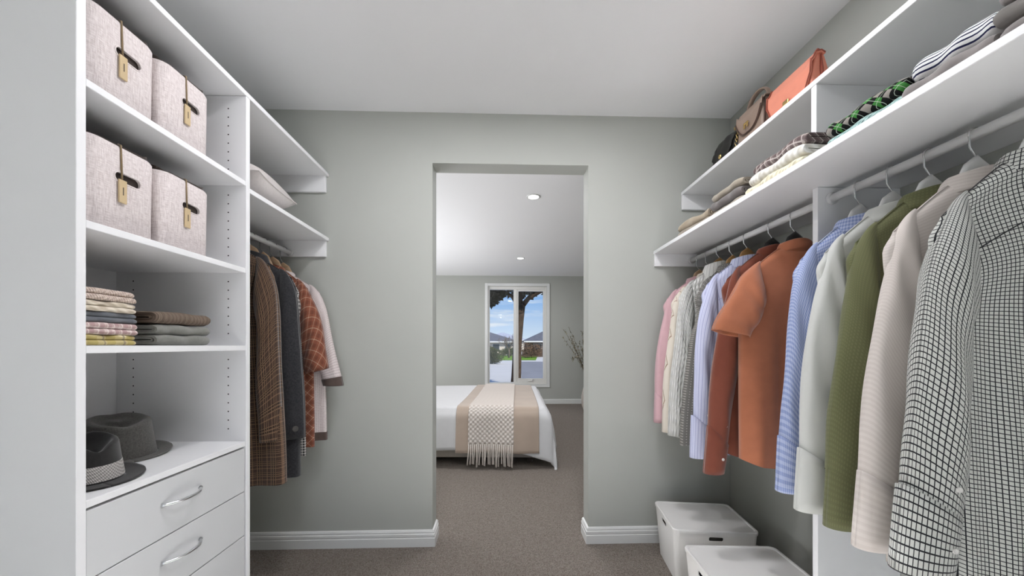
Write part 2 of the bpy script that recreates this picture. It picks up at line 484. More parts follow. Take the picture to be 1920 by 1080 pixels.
def bez(p, t):
    u = 1 - t
    return tuple(u ** 3 * p[0][i] + 3 * u * u * t * p[1][i] + 3 * u * t * t * p[2][i] + t ** 3 * p[3][i] for i in range(len(p[0])))


def at(u, d):
    """floor position seen at picture column u at distance d in front of the viewer"""
    r = (u - 960) / F_PX * d
    return r * math.cos(TH) + d * math.sin(TH), d * math.cos(TH) - r * math.sin(TH)


# ================================================================== THE SETTING
YW, WT = 2.024, .115             # closet / bedroom wall and its thickness
XL, XR = -1.42, 1.31             # closet side walls
YB = -5.0                        # behind the viewer
DX0, DX1, DZ = -.375, .4946, 2.12
BX0, BX1, BY, BZ = -2.9, 2.7, 6.88, 2.43
CZ = 2.4
GZ = -.4


def struct(o): return tag(o, kind='structure')


struct(box('floor', (BX0, YB, -.1), (BX1, BY + .1, 0), 'carpet'))
struct(box('floor', (XL, YB, .0005), (XR, 1.5, .008), 'tile'))  # pale patch added out of view, throws the downlights back up
struct(box('ceiling', (XL - .1, YB, CZ), (XR + .1, YW, CZ + .12), 'ceil'))
struct(box('ceiling', (BX0, YW + .001, BZ), (BX1, BY + .1, BZ + .12), 'ceil'))
# wall between closet and bedroom with the doorway
bm = bmesh.new()
for lo, hi in (((BX0, YW, 0), (DX0, YW + WT, 2.6)), ((DX1, YW, 0), (BX1, YW + WT, 2.6)), ((DX0, YW, DZ), (DX1, YW + WT, 2.6))):
    box_bm(lo, hi, bm=bm)
struct(bm_obj('wall_back', bm, 'wall'))
struct(box('wall_left', (XL - .1, YB, 0), (XL, YW, CZ + .1), 'wall'))
struct(box('wall_right', (XR, YB, 0), (XR + .1, YW, CZ + .1), 'wall'))
# rear wall with a large opening added to let fill light in
bm = bmesh.new()
for lo, hi in (((XL, YB - .1, 0), (-1.2, YB, CZ)), ((1.15, YB - .1, 0), (XR, YB, CZ)), ((-1.2, YB - .1, 0), (1.15, YB, .12)), ((-1.2, YB - .1, 2.28), (1.15, YB, CZ))):
    box_bm(lo, hi, bm=bm)
struct(bm_obj('wall_rear', bm, 'wall'))
# bedroom shell
WX0, WX1, WZ0, WZ1 = -.235, .885, .372, 2.235
bm = bmesh.new()
for lo, hi in (((BX0, BY, 0), (WX0, BY + .12, 2.5)), ((WX1, BY, 0), (BX1, BY + .12, 2.5)), ((WX0, BY, 0), (WX1, BY + .12, WZ0)), ((WX0, BY, WZ1), (WX1, BY + .12, 2.5))):
    box_bm(lo, hi, bm=bm)
struct(bm_obj('wall_bedroom_far', bm, 'wall'))
struct(box('wall_bedroom_left', (BX0 - .1, YW, 0), (BX0, BY + .1, 2.5), 'wall'))
struct(box('wall_bedroom_right', (BX1, YW, 0), (BX1 + .1, BY + .1, 2.5), 'wall'))


def skirting(name, pts, h=.09, t=.016):
    """moulded skirting along a floor polyline; the room lies to the right of travel"""
    prof = [(0, 0), (t, 0), (t, h * .52), (t - .003, h * .55), (t - .003, h * .60), (t - .001, h * .63), (t - .001, h * .76), (t - .005, h * .80), (t - .005, h * .84), (t - .004, h * .88), (t - .008, h * .97), (0, h)]
    P = [Vector((p[0], p[1])) for p in pts]; rings = []
    for i, p in enumerate(P):
        nrm = []
        if i > 0: d = (P[i] - P[i - 1]).normalized(); nrm.append(Vector((d.y, -d.x)))
        if i < len(P) - 1: d = (P[i + 1] - P[i]).normalized(); nrm.append(Vector((d.y, -d.x)))
        m = nrm[0] if len(nrm) == 1 else (nrm[0] + nrm[1]) / (1 + nrm[0].dot(nrm[1]))
        rings.append([(p.x + m.x * a, p.y + m.y * a, z) for a, z in prof])
    v, f = loft_data(rings)
    return struct(from_data(name, v, f, 'trim'))


skirting('baseboard_left', [(-.92 - .45, YW - .0005), (DX0, YW - .0005), (DX0, YW + WT)])
skirting('baseboard_right', [(DX1, YW + WT), (DX1, YW - .0005), (XR, YW - .0005), (XR, 1.19)])
skirting('baseboard_bedroom', [(BX0, BY), (BX1, BY)])

# bedroom window: frame, fixed pane, opening sash, architrave
def window():
    w = struct(bpy.data.objects.new('window_1', None)); COL.objects.link(w); w.location = ((WX0 + WX1) / 2, BY, WZ0)
    ox, oz = w.location.x, WZ0
    def b(name, x0, x1, z0, z1, y0, y1, mat='frame', par=w, bev=.004):
        return box(name, (x0 - ox, y0, z0 - oz), (x1 - ox, y1, z1 - oz), mat, par, bev)
    a = .055
    for n_, x0, x1, z0, z1 in (('architrave', WX0 - a, WX0, WZ0 - a, WZ1 + a), ('architrave', WX1, WX1 + a, WZ0 - a, WZ1 + a), ('architrave', WX0, WX1, WZ1, WZ1 + a), ('architrave', WX0, WX1, WZ0 - a, WZ0)):
        b(n_, x0, x1, z0, z1, -.016, -.0005, 'trim', bev=.003)
    f = .035; mx = .285                    # mullion at x
    for x0, x1, z0, z1 in ((WX0, WX0 + f, WZ0, WZ1), (WX1 - f, WX1, WZ0, WZ1), (WX0 + f, WX1 - f, WZ1 - .06, WZ1), (WX0 + f, WX1 - f, WZ0, WZ0 + f), (mx - .03, mx + .03, WZ0 + f, WZ1 - .06)):
        b('frame_bar', x0, x1, z0, z1, .02, .10)
    b('pane', WX0 + f, mx - .03, WZ0 + f, WZ1 - .06, .06, .064, 'glass', bev=0)
    s = b('sash', mx + .03, mx + .062, WZ0 + f, WZ1 - .06, .03, .085)
    x0, x1, z0, z1 = mx + .03, WX1 - f, WZ0 + f, WZ1 - .06
    s2 = box_bm((x1 - .032 - ox, .03, z0 - oz), (x1 - ox, .085, z1 - oz), .003)
    box_bm((x0 + .032 - ox, .03, z0 - oz), (x1 - .032 - ox, .085, z0 + .075 - oz), .003, bm=s2)
    box_bm((x0 + .032 - ox, .03, z1 - .03 - oz), (x1 - .032 - ox, .085, z1 - oz), .003, bm=s2)
    bm_obj('sash', s2, 'frame', w)
    b('pane', x0 + .032, x1 - .032, z0 + .075, z1 - .03, .055, .059, 'glass', bev=0)
    hx = (x0 + x1) / 2
    h = b('winder_handle', hx - .05, hx + .05, z0 + .02, z0 + .045, .008, .03, 'frame', bev=.008)
    lathe('knob', [(0, 0), (.011, .002), (.013, .008), (.009, .016), (0, .018)], 'chrome', h, 14, c=(hx + .035 - ox, .012, z0 + .04 - oz))
    for o_ in (s,): pass


window()


def downlight(x, y, z, power, label, spot=0):
    t = thing('downlight', label, 'ceiling light', (x, y, z), 0, 'recessed ceiling downlights')
    lathe('trim_ring', [(.062, -.0005), (.062, -.004), (.058, -.007), (.048, -.006), (.046, -.0015)], 'trim', t, 40)
    lathe('diffuser', [(.046, -.0016), (.03, -.004), (0.0001, -.005)], 'lamp', t, 40)
    l_ = light('downlight_beam', 'AREA', (0, 0, -.012), (0, 0, 0), power, (.99, .99, 1.03), shape='DISK', size=.12)
    l_.parent = t
    if spot:
        l_ = light('downlight_spot', 'SPOT', (0, 0, -.015), (0, 0, 0), spot, (.985, .99, 1.03), spot_size=math.radians(40 if y > 0 else 60), spot_blend=.4, shadow_soft_size=.05); l_.parent = t  # narrow beam added to light the pale floor for upward bounce
    return t


downlight(.294, 3.215, BZ, 16, 'recessed round ceiling downlight above the bed, closer to the doorway')
downlight(.306, 5.48, BZ, 13, 'recessed round ceiling downlight closer to the bedroom window')
for x, y, lab, pw, spw in ((-.32, 1.2, 'recessed round downlight in the wardrobe ceiling closest to the drawer tower', 8, 0), (.38, 1.2, 'recessed round downlight in the wardrobe ceiling closest to the shirts', 9, 0), (.2, .72, 'recessed round downlight in the middle of the wardrobe ceiling', 3, 610), (0, -1.2, 'recessed round downlight in the wardrobe ceiling by the carpet edge', 2, 420), (0, -2.6, 'recessed round downlight over the pale tiled floor', 2, 420)):  # last three are added out of view to bounce light off the floor
    downlight(x, y, CZ, pw, lab, spw)

# ================================================================== LEFT JOINERY
XF = -.94                        # front of left shelving
tw = thing('wardrobe_tower', 'white open shelf tower with drawers below, against the wall', 'wardrobe', (-1.18, 1.115, 0))
def tb(name, lo, hi, mat='white', par=tw, bev=.0012):
    l_ = Vector((-1.18, 1.115, 0)); return box(name, tuple(Vector(lo) - l_), tuple(Vector(hi) - l_), mat, par, bev, 1)
Y0, Y1 = .855, 1.3745
tb('side_panel', (XL, Y0 - .02, 0), (XF, Y0, 2.032)); tb('side_panel', (XL, Y1, 0), (XF, Y1 + .02, 2.032))
tb('back_panel', (XL, Y0, .02), (XL + .016, Y1, 2.03))
for z in (1.7166, 1.394, 1.1075): tb('shelf', (XL + .016, Y0 + .0005, z - .018), (XF - .002, Y1 - .0005, z))
tb('counter', (XL + .016, Y0 + .0005, .736), (XF - .002, Y1 - .0005, .754))
tb('plinth', (XL + .016, Y0, 0), (XF - .05, Y1, .082))
for i in range(4):
    z1 = .729 - i * .162
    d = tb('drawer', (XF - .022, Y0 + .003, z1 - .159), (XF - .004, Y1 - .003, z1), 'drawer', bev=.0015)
    yc, zc = 1.107 - 1.115, z1 - .068
    pts = []
    for q in range(17):
        t = q / 16; a = (t - .5) * 2
        pts.append((XF - .004 + 1.18 + .028 * (1 - abs(a) ** 2.6), yc + a * .066, zc))
    tube('handle', pts, [.0065 if q in (0, 16) else .0042 for q in range(17)], 'chrome', d, 10)
# shelf pin holes drilled up the far side panel
vs_, fs = [], []
for xx in (-1.005, -1.345):
    z = .80
    while z < 2.0:
        if all(abs(z - s_) > .03 for s_ in (1.7166, 1.394, 1.1075)):
            b0 = len(vs_)
            vs_ += [(xx + 1.18 + .0026 * math.cos(a * PI / 4), Y1 - .0004 - 1.115, z + .0026 * math.sin(a * PI / 4)) for a in range(8)]
            fs.append(tuple(range(b0, b0 + 8)))
        z += .032
tag(from_data('pin_holes', vs_, fs, 'hole', tw), kind='stuff')

ts = thing('top_shelf', 'long white top shelf running over the drawer tower to the back wall', 'shelf', (-1.18, 1.43, 2.033))
box('board', (XL + 1.18, .80 - 1.43, 0), (XF + 1.18, YW - .001 - 1.43, .018), 'white', ts, .0012, 1)
box('cleat', (XL + 1.18 + .002, YW - .017 - 1.43, -.088), (XF + 1.18 - .012, YW - .001 - 1.43, -.0005), 'white', ts, .0012, 1)
ls = thing('wall_shelf', 'white wall shelf between the tower and the back wall, above the coats', 'shelf', (-1.18, 1.71, 1.68))
box('board', (XL + 1.18, Y1 + .021 - 1.71, 0), (XF + 1.18, YW - .001 - 1.71, .018), 'white', ls, .0012, 1)
box('cleat', (XL + 1.18 + .002, YW - .017 - 1.71, -.088), (XF + 1.18 - .012, YW - .001 - 1.71, -.0005), 'white', ls, .0012, 1)

RODL = (-1.14, 1.612); RODR = (1.075, 1.585)
def rail(x, z, y0, y1, label):
    t = thing('hanging_rail', label, 'rail', (x, (y0 + y1) / 2, z)); h = (y1 - y0) / 2
    tube('tube', [(0, -h, 0), (0, h, 0)], .0125, 'rail', t, 20)
    for s_ in (-1, 1):
        v, f = tube_data([(0, s_ * (h - .006), 0), (0, s_ * h, 0)], .02, 20); from_data('socket', v, f, 'rail', t, True)
rail(*RODL, Y1 + .021, YW - .018, 'white hanging rail carrying the coats under the wall shelf')

# ================================================================== RIGHT JOINERY
rl = thing('wall_shelf', 'deep white clothes shelf above the hanging rails, along the right wall', 'shelf', (1.09, .8, 1.623))
RX = .865
box('board', (RX - 1.09, -1.3 - .8, 0), (XR - 1.09 - .001, YW - .001 - .8, .018), 'white', rl, .0012, 1)
box('cleat', (RX - 1.09 + .003, YW - .017 - .8, -.07), (XR - 1.09 - .001, YW - .001 - .8, -.0005), 'white', rl, .0012, 1)
ru = thing('wall_shelf', 'narrow white upper shelf carrying the handbags near the ceiling', 'shelf', (1.17, .8, 1.957))
UX = 1.024
box('board', (UX - 1.17, -1.3 - .8, 0), (XR - 1.17 - .001, YW - .001 - .8, .018), 'white', ru, .0012, 1)
box('cleat', (UX - 1.17 + .001, YW - .017 - .8, -.084), (XR - 1.17 - .001, YW - .001 - .8, -.0005), 'white', ru, .0012, 1)
box('divider', (UX - 1.17 + .001, 1.1446 - .8, -.3155), (XR - 1.17 - .001, 1.1646 - .8, -.0005), 'white', ru, .0012, 1)
sp_ = box('support_panel', (UX + .006, 1.1446, .0), (XR - .001, 1.1646, 1.6225), 'white', None, .0012, 1)
tag(sp_, 'white vertical support panel between the two hanging rails', 'panel')
rail(*RODR, 1.1655, YW - .018, 'white hanging rail running from the support panel to the back wall')
rail(*RODR, -.6, 1.1436, 'white hanging rail carrying the checked and olive shirts')


# ================================================================== HANGERS AND GARMENTS
def hanger(X, Y, rodz, mat, label, cat='hanger', group=None, neck=-.088, hw=.19, drop=.085, rz=0, ghw=.2):
    t = thing('clothes_hanger', label, cat, (X, Y, rodz + .0125), rz, group)
    r = .0185
    pts = [(.002, 0, neck - .004), (.002, 0, neck + .018), (-.004, 0, neck + .03), (-.016, 0, neck + .046)]
    for q in range(15):
        a = math.radians(205 - q * 13.5); pts.append((r * math.cos(a), 0, -.0155 + (r - .0005) * math.sin(a)))
    pts = [(p[0], p[1], p[2]) for p in pts]
    tube('hook', pts, .0018, 'steel', t, 8)
    pth, rad = [], []
    for q in range(25):
        a = q / 12 - 1
        x = abs(a * hw); z = neck - .064 - (0 if x < .062 else drop * ((x - .062) / (ghw - .062)) ** 1.12) + .072 * math.exp(-(a / .2) ** 2)
        pth.append((a * hw, 0, z)); rad.append(lerp(.021, .011, min(1, abs(a) * 2.2)) if abs(a) < .96 else .007)
    tube('arms', pth, rad, mat, t, 10, flat=.38)
    return t


def garment(name, label, cat, X, Y, zn, mat, hw=.205, drop=.105, hem=.62, hem_hw=.235, thick=.036, fold=.006, kx=42, tail=.03,
            sl=None, collar='shirt', cuff=True, cuffmat=None, colmat=None, buttons='button', rz=0.0, seed=0, sway=0.0, hemtrim=None):
    rnd = random.Random(seed); ph, ph2, ph3 = (rnd.uniform(0, 6.28) for _ in range(3))
    t = thing(name, label, cat, (X, Y, zn), rz)
    nw, Lh = .062, zn - hem
    wside, room = (1, .222) if X > 0 else (-1, .262)
    def keep(p):                       # the side towards the wall is pressed in by it
        x = p[0] * wside; e_ = room - .11
        return p if x < .11 else (wside * (.11 + e_ * math.tanh((x - .11) / e_)), p[1], p[2])
    def Sh(x):
        x = abs(x); return 0 if x < nw else -drop * ((x - nw) / (hw - nw)) ** 1.12
    def body(u, v):
        tt = v ** 1.35; ph_ = 2 * PI * u; c, s = math.cos(ph_), math.sin(ph_)
        a = lerp(hw, hem_hw, sm(.1, 1, tt)) - .022 * (1 - sm(0, .06, tt)) - .018 * math.exp(-((tt - .2) / .1) ** 2)
        xr = math.copysign(abs(c) ** .75, c); x = a * xr
        b0 = .015 + .024 * math.exp(-(x / .06) ** 2)
        b = lerp(.003, lerp(b0, thick, sm(0, .24, tt)), min(1, tt / .03) ** .5)
        y = b * math.copysign(abs(s) ** .55, s) if abs(s) > 1e-6 else 0
        amp = fold * sm(.12, .8, tt)
        w = amp * (math.sin(kx * x + ph + 1.5 * tt) + .5 * math.sin(2.1 * kx * x + ph2 - 2 * tt))
        w2 = amp * .6 * math.sin(kx * 1.4 * x + ph3)
        y += (w + (w2 if s < 0 else -w2)) * abs(s) ** .35
        z = Sh(xr * hw) * (1 - sm(0, .5, tt)) - tt * Lh + tail * (abs(xr) ** 3) * tt ** 8
        x += sway * tt
        uu = (hw - xr * hw) if s >= 0 else (3 * hw + xr * hw)
        return keep((x, y, z)), (uu, -tt * Lh + .5 * Sh(xr * hw) * (1 - tt))
    n, m = 72, 40
    o = grid('body', n, m, body, mat, t)
    # close the shoulder line
    bm = bmesh.new(); bm.from_mesh(o.data); bm.verts.ensure_lookup_table()
    for i in range(n // 2):
        A, B, C, D = i, i + 1, n - i - 1, n - i
        try:
            f = bm.faces.new([bm.verts[q] for q in ((A, B, C, D) if A != D else (A, B, C))]); f.smooth = True
        except ValueError: pass
    bm.to_mesh(o.data); bm.free()
    if collar == 'shirt':
        pts = []
        for q in range(25):
            p = body(.52 + .46 * q / 24, .24)[0]; pts.append((p[0], p[1] - .0004, p[2]))
        tube('yoke_seam', pts, .0011, mat, o, 6)
    if hemtrim:
        grid('hem_trim', n, 3, lambda u, v: ((lambda p, q: ((p[0] * 1.015, p[1] * 1.06, p[2]), q))(*body(u, .965 + .037 * v))), hemtrim, t)
    # sleeves
    sl = dict(dict(end=.69, splay=.055, wc=.062, th=.03, bend=-.012, fold=.0065), **(sl or {}))
    ze = sl['end'] - zn; zs = Sh(hw)
    O = [(hw - .075, Sh(hw - .075) - .006), (hw - .005, zs + .022), (hw + .04, zs - .14), (hw + sl['splay'], ze)]
    I = [(hw - .075, zs - .13), (hw - .06, zs - .2), (hw + sl['splay'] * .3 - sl['wc'] * 1.25, lerp(zs, ze, .55)), (hw + sl['splay'] - sl['wc'] * 1.55, ze)]
    if sl.get('short'):
        O[2] = (hw + sl['splay'] * .75, lerp(zs, ze, .45))
        I = [(hw - .085, zs - .12), (hw - .075, lerp(zs, ze, .6)), (hw + sl['splay'] - sl['wc'] * 1.9, lerp(zs, ze, .85)), (hw + sl['splay'] - sl['wc'] * 1.75, ze - .03)]
    for sd in (-1, 1):
        q1, q2 = rnd.uniform(0, 6.28), rnd.uniform(0, 6.28)
        long_ = cuff and not sl.get('short')
        def sleeve(u, v, grow=1.0, lo=0.0, hi=1.0, f=1.0):
            q = lerp(lo, hi, v); o_, i_ = bez(O, q), bez(I, q)
            cx, cz = (o_[0] + i_[0]) / 2, (o_[1] + i_[1]) / 2; hx, hz = (o_[0] - i_[0]) / 2, (o_[1] - i_[1]) / 2
            an = 2 * PI * u; c, s = math.cos(an), math.sin(an)
            g = grow * (1 - (.06 * sm(.82, .90, q) if long_ and f else 0))
            th = lerp(.011, sl['th'], sm(0, .3, q) ** .7) * grow
            wr = f * sl['fold'] * (math.sin(23 * q + q1 + 2 * c) * .5 + math.sin(3 * an + q2 + 2.2 * q)) * sm(.05, .4, q) * (1 - (.85 * sm(.8, .9, q) if long_ else 0))
            y = sl['bend'] * math.sin(PI * q * .9) + (th + wr) * s
            sway_ = .006 * math.sin(9 * q + q1) * sm(.15, .5, q) * f
            w_ = math.hypot(hx, hz)
            return keep((sd * (cx + hx * g * c + sway_), y, cz + hz * g * c)), (an / (2 * PI) * .36, q * -(zs - ze) * 1.08)
        # uv u measured with a constant girth so that lines run along the sleeve
        so = grid('sleeve', 28, 34, lambda u, v: sleeve(u, v, hi=.91 if long_ else 1.0), mat, t)
        if long_ or cuffmat:
            lo = .893 if long_ else .955
            co = grid('cuff', 28, 6, lambda u, v: sleeve(u, v, 1.03 if not cuffmat else 1.05, lo, 1.003, 0), cuffmat or mat, so)
            md = co.modifiers.new('thick', 'SOLIDIFY'); md.thickness = .002; md.offset = -1
            if buttons:
                for qq, uu in ((.955, .70), (.85, .72)):
                    p, _ = sleeve(uu, 0, 1.04, qq, qq, 0)
                    bt = lathe('button', [(0.0001, .0015), (.0035, .0012), (.0048, .0022), (.0055, .001), (.0055, -.001)], buttons, so, 14)
                    bt.location = (p[0], p[1] - .0005, p[2]); bt.rotation_euler = (PI / 2, 0, 0)
        else:
            md = so.modifiers.new('thick', 'SOLIDIFY'); md.thickness = .002; md.offset = -1
    if collar:
        if collar == 'shirt': prof = [(.0, -.018), (.0, .012), (.004, .021), (.010, .020), (.014, .01), (.023, -.022), (.021, -.024)]
        elif collar == 'band': prof = [(.0, -.02), (-.004, .02), (-.001, .026), (.003, .02), (.005, -.01)]
        else: prof = [(.0, -.02), (-.002, .024), (.004, .036), (.014, .032), (.022, .01), (.034, -.05), (.031, -.052)]
        def col(u, v):
            an = 2 * PI * u; f_ = v * (len(prof) - 1); i = min(int(f_), len(prof) - 2); fr = f_ - i
            r = lerp(prof[i][0], prof[i + 1][0], fr); z = lerp(prof[i][1], prof[i + 1][1], fr)
            c, s = math.cos(an), math.sin(an)
            z -= .02 * max(0, s) + .012 * abs(c) ** 2
            return ((.057 + r) * c, (.036 + r * .8) * s, z), (an * .06, z)
        grid('collar', 40, 18, col, colmat or mat, t)
    return t


# right rail, from the viewer towards the back wall: (shirts on white hangers)
rz_ = lambda s: random.Random(s).uniform(-.02, .02)
HG = 'white hangers with shirts on the rail'
WH = 'white hanger with a steel hook holding the '
shirts = [
    ('shirt', 'black and white checked long-sleeved shirt with pearl cuff buttons', .69, 1.482, 'check', dict(hem=.60, hem_hw=.185, thick=.04, fold=.008, sl=dict(end=.672, splay=.075, wc=.068, th=.036), hw=.225, drop=.12, seed=3), 'white_plastic', WH + 'checked shirt'),
    ('shirt', 'off-white beige shirt with faint horizontal stripes, beside the checked shirt', .785, 1.477, 'beige', dict(hem=.585, hem_hw=.195, fold=.005, sl=dict(end=.668, splay=.07, wc=.062), hw=.222, drop=.115, seed=4), 'white_plastic', WH + 'beige striped shirt'),
    ('shirt', 'olive green long-sleeved shirt with a fine grid', .872, 1.475, 'olive', dict(hem=.60, hem_hw=.19, fold=.006, sl=dict(end=.665, splay=.055, wc=.058), hw=.215, drop=.112, seed=5, buttons='dkbutton'), 'white_plastic', WH + 'olive shirt'),
    ('shirt', 'plain pale grey-white shirt between the olive and the blue shirts', .96, 1.472, 'paleshirt', dict(hem=.61, hem_hw=.19, sl=dict(end=.668, splay=.06, wc=.058), hw=.215, drop=.112, seed=6), 'white_plastic', WH + 'pale grey-white shirt'),
    ('shirt', 'light blue micro-checked shirt hanging at the support panel', 1.05, 1.472, 'bluecheck', dict(hem=.63, hem_hw=.185, sl=dict(end=.684, splay=.05, wc=.05), hw=.21, drop=.112, seed=8), 'white_plastic', WH + 'light blue checked shirt'),
    ('shirt', 'terracotta short-sleeved shirt on a black hanger', 1.29, 1.465, 'terra', dict(hem=.665, hem_hw=.20, fold=.009, collar='band', sl=dict(end=1.165, splay=.10, wc=.075, th=.045, short=True, bend=-.02), hw=.205, drop=.10, seed=9, cuff=False), 'black_plastic', 'black hanger with a steel hook holding the terracotta shirt'),
    ('shirt', 'rust brown long-sleeved shirt behind the terracotta one', 1.40, 1.475, 'rust', dict(hem=.665, hem_hw=.21, sl=dict(end=.615, splay=.075, wc=.05, bend=-.03), hw=.205, drop=.105, seed=10, collar='band'), 'black_plastic', 'dark hanger holding the rust brown shirt'),
    ('shirt', 'lilac and white striped shirt next to the rust brown one', 1.545, 1.475, 'lilac', dict(hem=.64, hem_hw=.21, sl=dict(end=.63, splay=.05, wc=.056), hw=.205, drop=.105, seed=11), 'wood', 'wooden hanger holding the lilac striped shirt'),
    ('blouse', 'grey blouse with small pale dots, pressed between striped shirt and knit', 1.645, 1.468, 'greydots', dict(hem=.66, hem_hw=.245, tail=-.01, fold=.005, sl=dict(end=1.28, splay=-.01, wc=.05, th=.026, short=True), hw=.18, drop=.1, seed=12, cuff=False), 'wood', 'wooden hanger holding the dotted grey blouse'),
    ('sweater', 'white cable knit sweater with pinstriped collar', 1.745, 1.48, 'cable', dict(hem=.66, hem_hw=.215, tail=0, thick=.028, fold=.004, sl=dict(end=.675, splay=.05, wc=.056, th=.036), hw=.205, drop=.1, seed=13, colmat='whitestripe', collar='coat', buttons=None), 'wood', 'wooden hanger holding the cable knit sweater'),
    ('cardigan', 'cream cardigan with brown zigzag lines, beside the pink shirt', 1.84, 1.462, 'cream', dict(hem=.665, hem_hw=.205, tail=0, thick=.028, fold=.004, sl=dict(end=.67, splay=.045, wc=.05), hw=.2, drop=.1, seed=14, collar='band', buttons=None), 'palewood', 'pale wooden hanger holding the cream cardigan'),
    ('shirt', 'pale pink shirt hanging closest to the back wall', 1.925, 1.46, 'pink', dict(hem=.68, hem_hw=.2, thick=.028, fold=.004, sl=dict(end=.70, splay=.05, wc=.045), hw=.2, drop=.1, seed=15), 'palewood', 'pale wooden hanger holding the pink shirt'),
]
for nm, lab, y, zn, mat, kw, hm, hl in shirts:
    garment(nm, lab, 'clothing', RODR[0], y, zn, mat, rz=rz_(y), **kw)
    hanger(RODR[0], y, RODR[1], hm, hl, group='hangers on the shirt rails', hw=kw['hw'] - .055, drop=kw['drop'], ghw=kw['hw'], neck=zn + .032 - RODR[1] - .0125, rz=rz_(y))

coats = [
    ('coat', 'long brown plaid wool coat hanging next to the shelf tower', 1.545, 1.515, 'brownplaid', dict(hem=.535, hem_hw=.245, thick=.042, sl=dict(end=.715, splay=.03, wc=.052, th=.046), hw=.2, drop=.075, seed=20, colmat='charcoal', collar='coat', cuff=False, buttons=None, tail=0), 'palewood', 'pale wooden hanger holding the brown plaid coat'),
    ('coat', 'charcoal tweed coat with a dark button at the cuff', 1.695, 1.50, 'charcoal', dict(hem=.51, hem_hw=.22, thick=.034, sl=dict(end=.685, splay=.03, wc=.062, th=.036), hw=.205, drop=.08, seed=21, collar='coat', cuff=False, buttons=None, tail=0), 'palewood', 'pale wooden hanger holding the charcoal coat'),
    ('skirt_dress', 'small houndstooth dress behind the charcoal coat', 1.784, 1.49, 'hounds', dict(hem=.575, hem_hw=.2, fold=.003, thick=.014, sl=dict(end=1.25, splay=.0, wc=.05, short=True), hw=.17, drop=.08, seed=22, collar=None, cuff=False, tail=0), 'palewood', 'pale wooden hanger holding the houndstooth dress'),
    ('jacket', 'red-brown diagonal plaid jacket with wide elbow sleeves', 1.858, 1.485, 'redplaid', dict(hem=.60, hem_hw=.205, thick=.024, fold=.004, sl=dict(end=.995, splay=.085, wc=.062, th=.036, short=True), hw=.195, drop=.09, seed=23, collar='band', cuff=False, tail=0), 'palewood', 'pale wooden hanger holding the red-brown plaid jacket'),
    ('jacket', 'pale tweed jacket with dark brown cuffs and hem, closest to back wall', 1.945, 1.475, 'tweed', dict(hem=.615, hem_hw=.225, thick=.032, sl=dict(end=.90, splay=.10, wc=.062, th=.034, bend=-.01), hw=.21, drop=.085, seed=24, collar='band', cuff=False, cuffmat='browntrim', hemtrim='browntrim', tail=0, buttons=None), 'palewood', 'pale wooden hanger holding the tweed jacket'),
]
for nm, lab, y, zn, mat, kw, hm, hl in coats:
    g_ = garment(nm if nm != 'skirt_dress' else 'dress', lab, 'clothing', RODL[0], y, zn, mat, rz=rz_(y), **kw)
    if mat == 'charcoal':
        b_ = lathe('button', [(.0001, .002), (.006, .001), (.009, .004), (.0125, .003), (.0125, -.002)], 'dkbutton', g_, 20)
        b_.location = (.222, -.045, .735 - zn); b_.rotation_euler = (PI / 2, 0, .5)
    if mat == 'tweed':
        box('pocket_trim', (.16, -.047, .80 - zn), (.168, -.035, .90 - zn), 'browntrim', g_, .002); box('pocket_trim', (.08, -.047, .80 - zn), (.16, -.035, .808 - zn), 'browntrim', g_, .002)
    hanger(RODL[0], y, RODL[1], hm, hl, group='pale wooden hangers on the coat rail', hw=kw['hw'] - .035, drop=kw['drop'], ghw=kw['hw'], neck=zn + .042 - RODL[1] - .0125, rz=rz_(y))


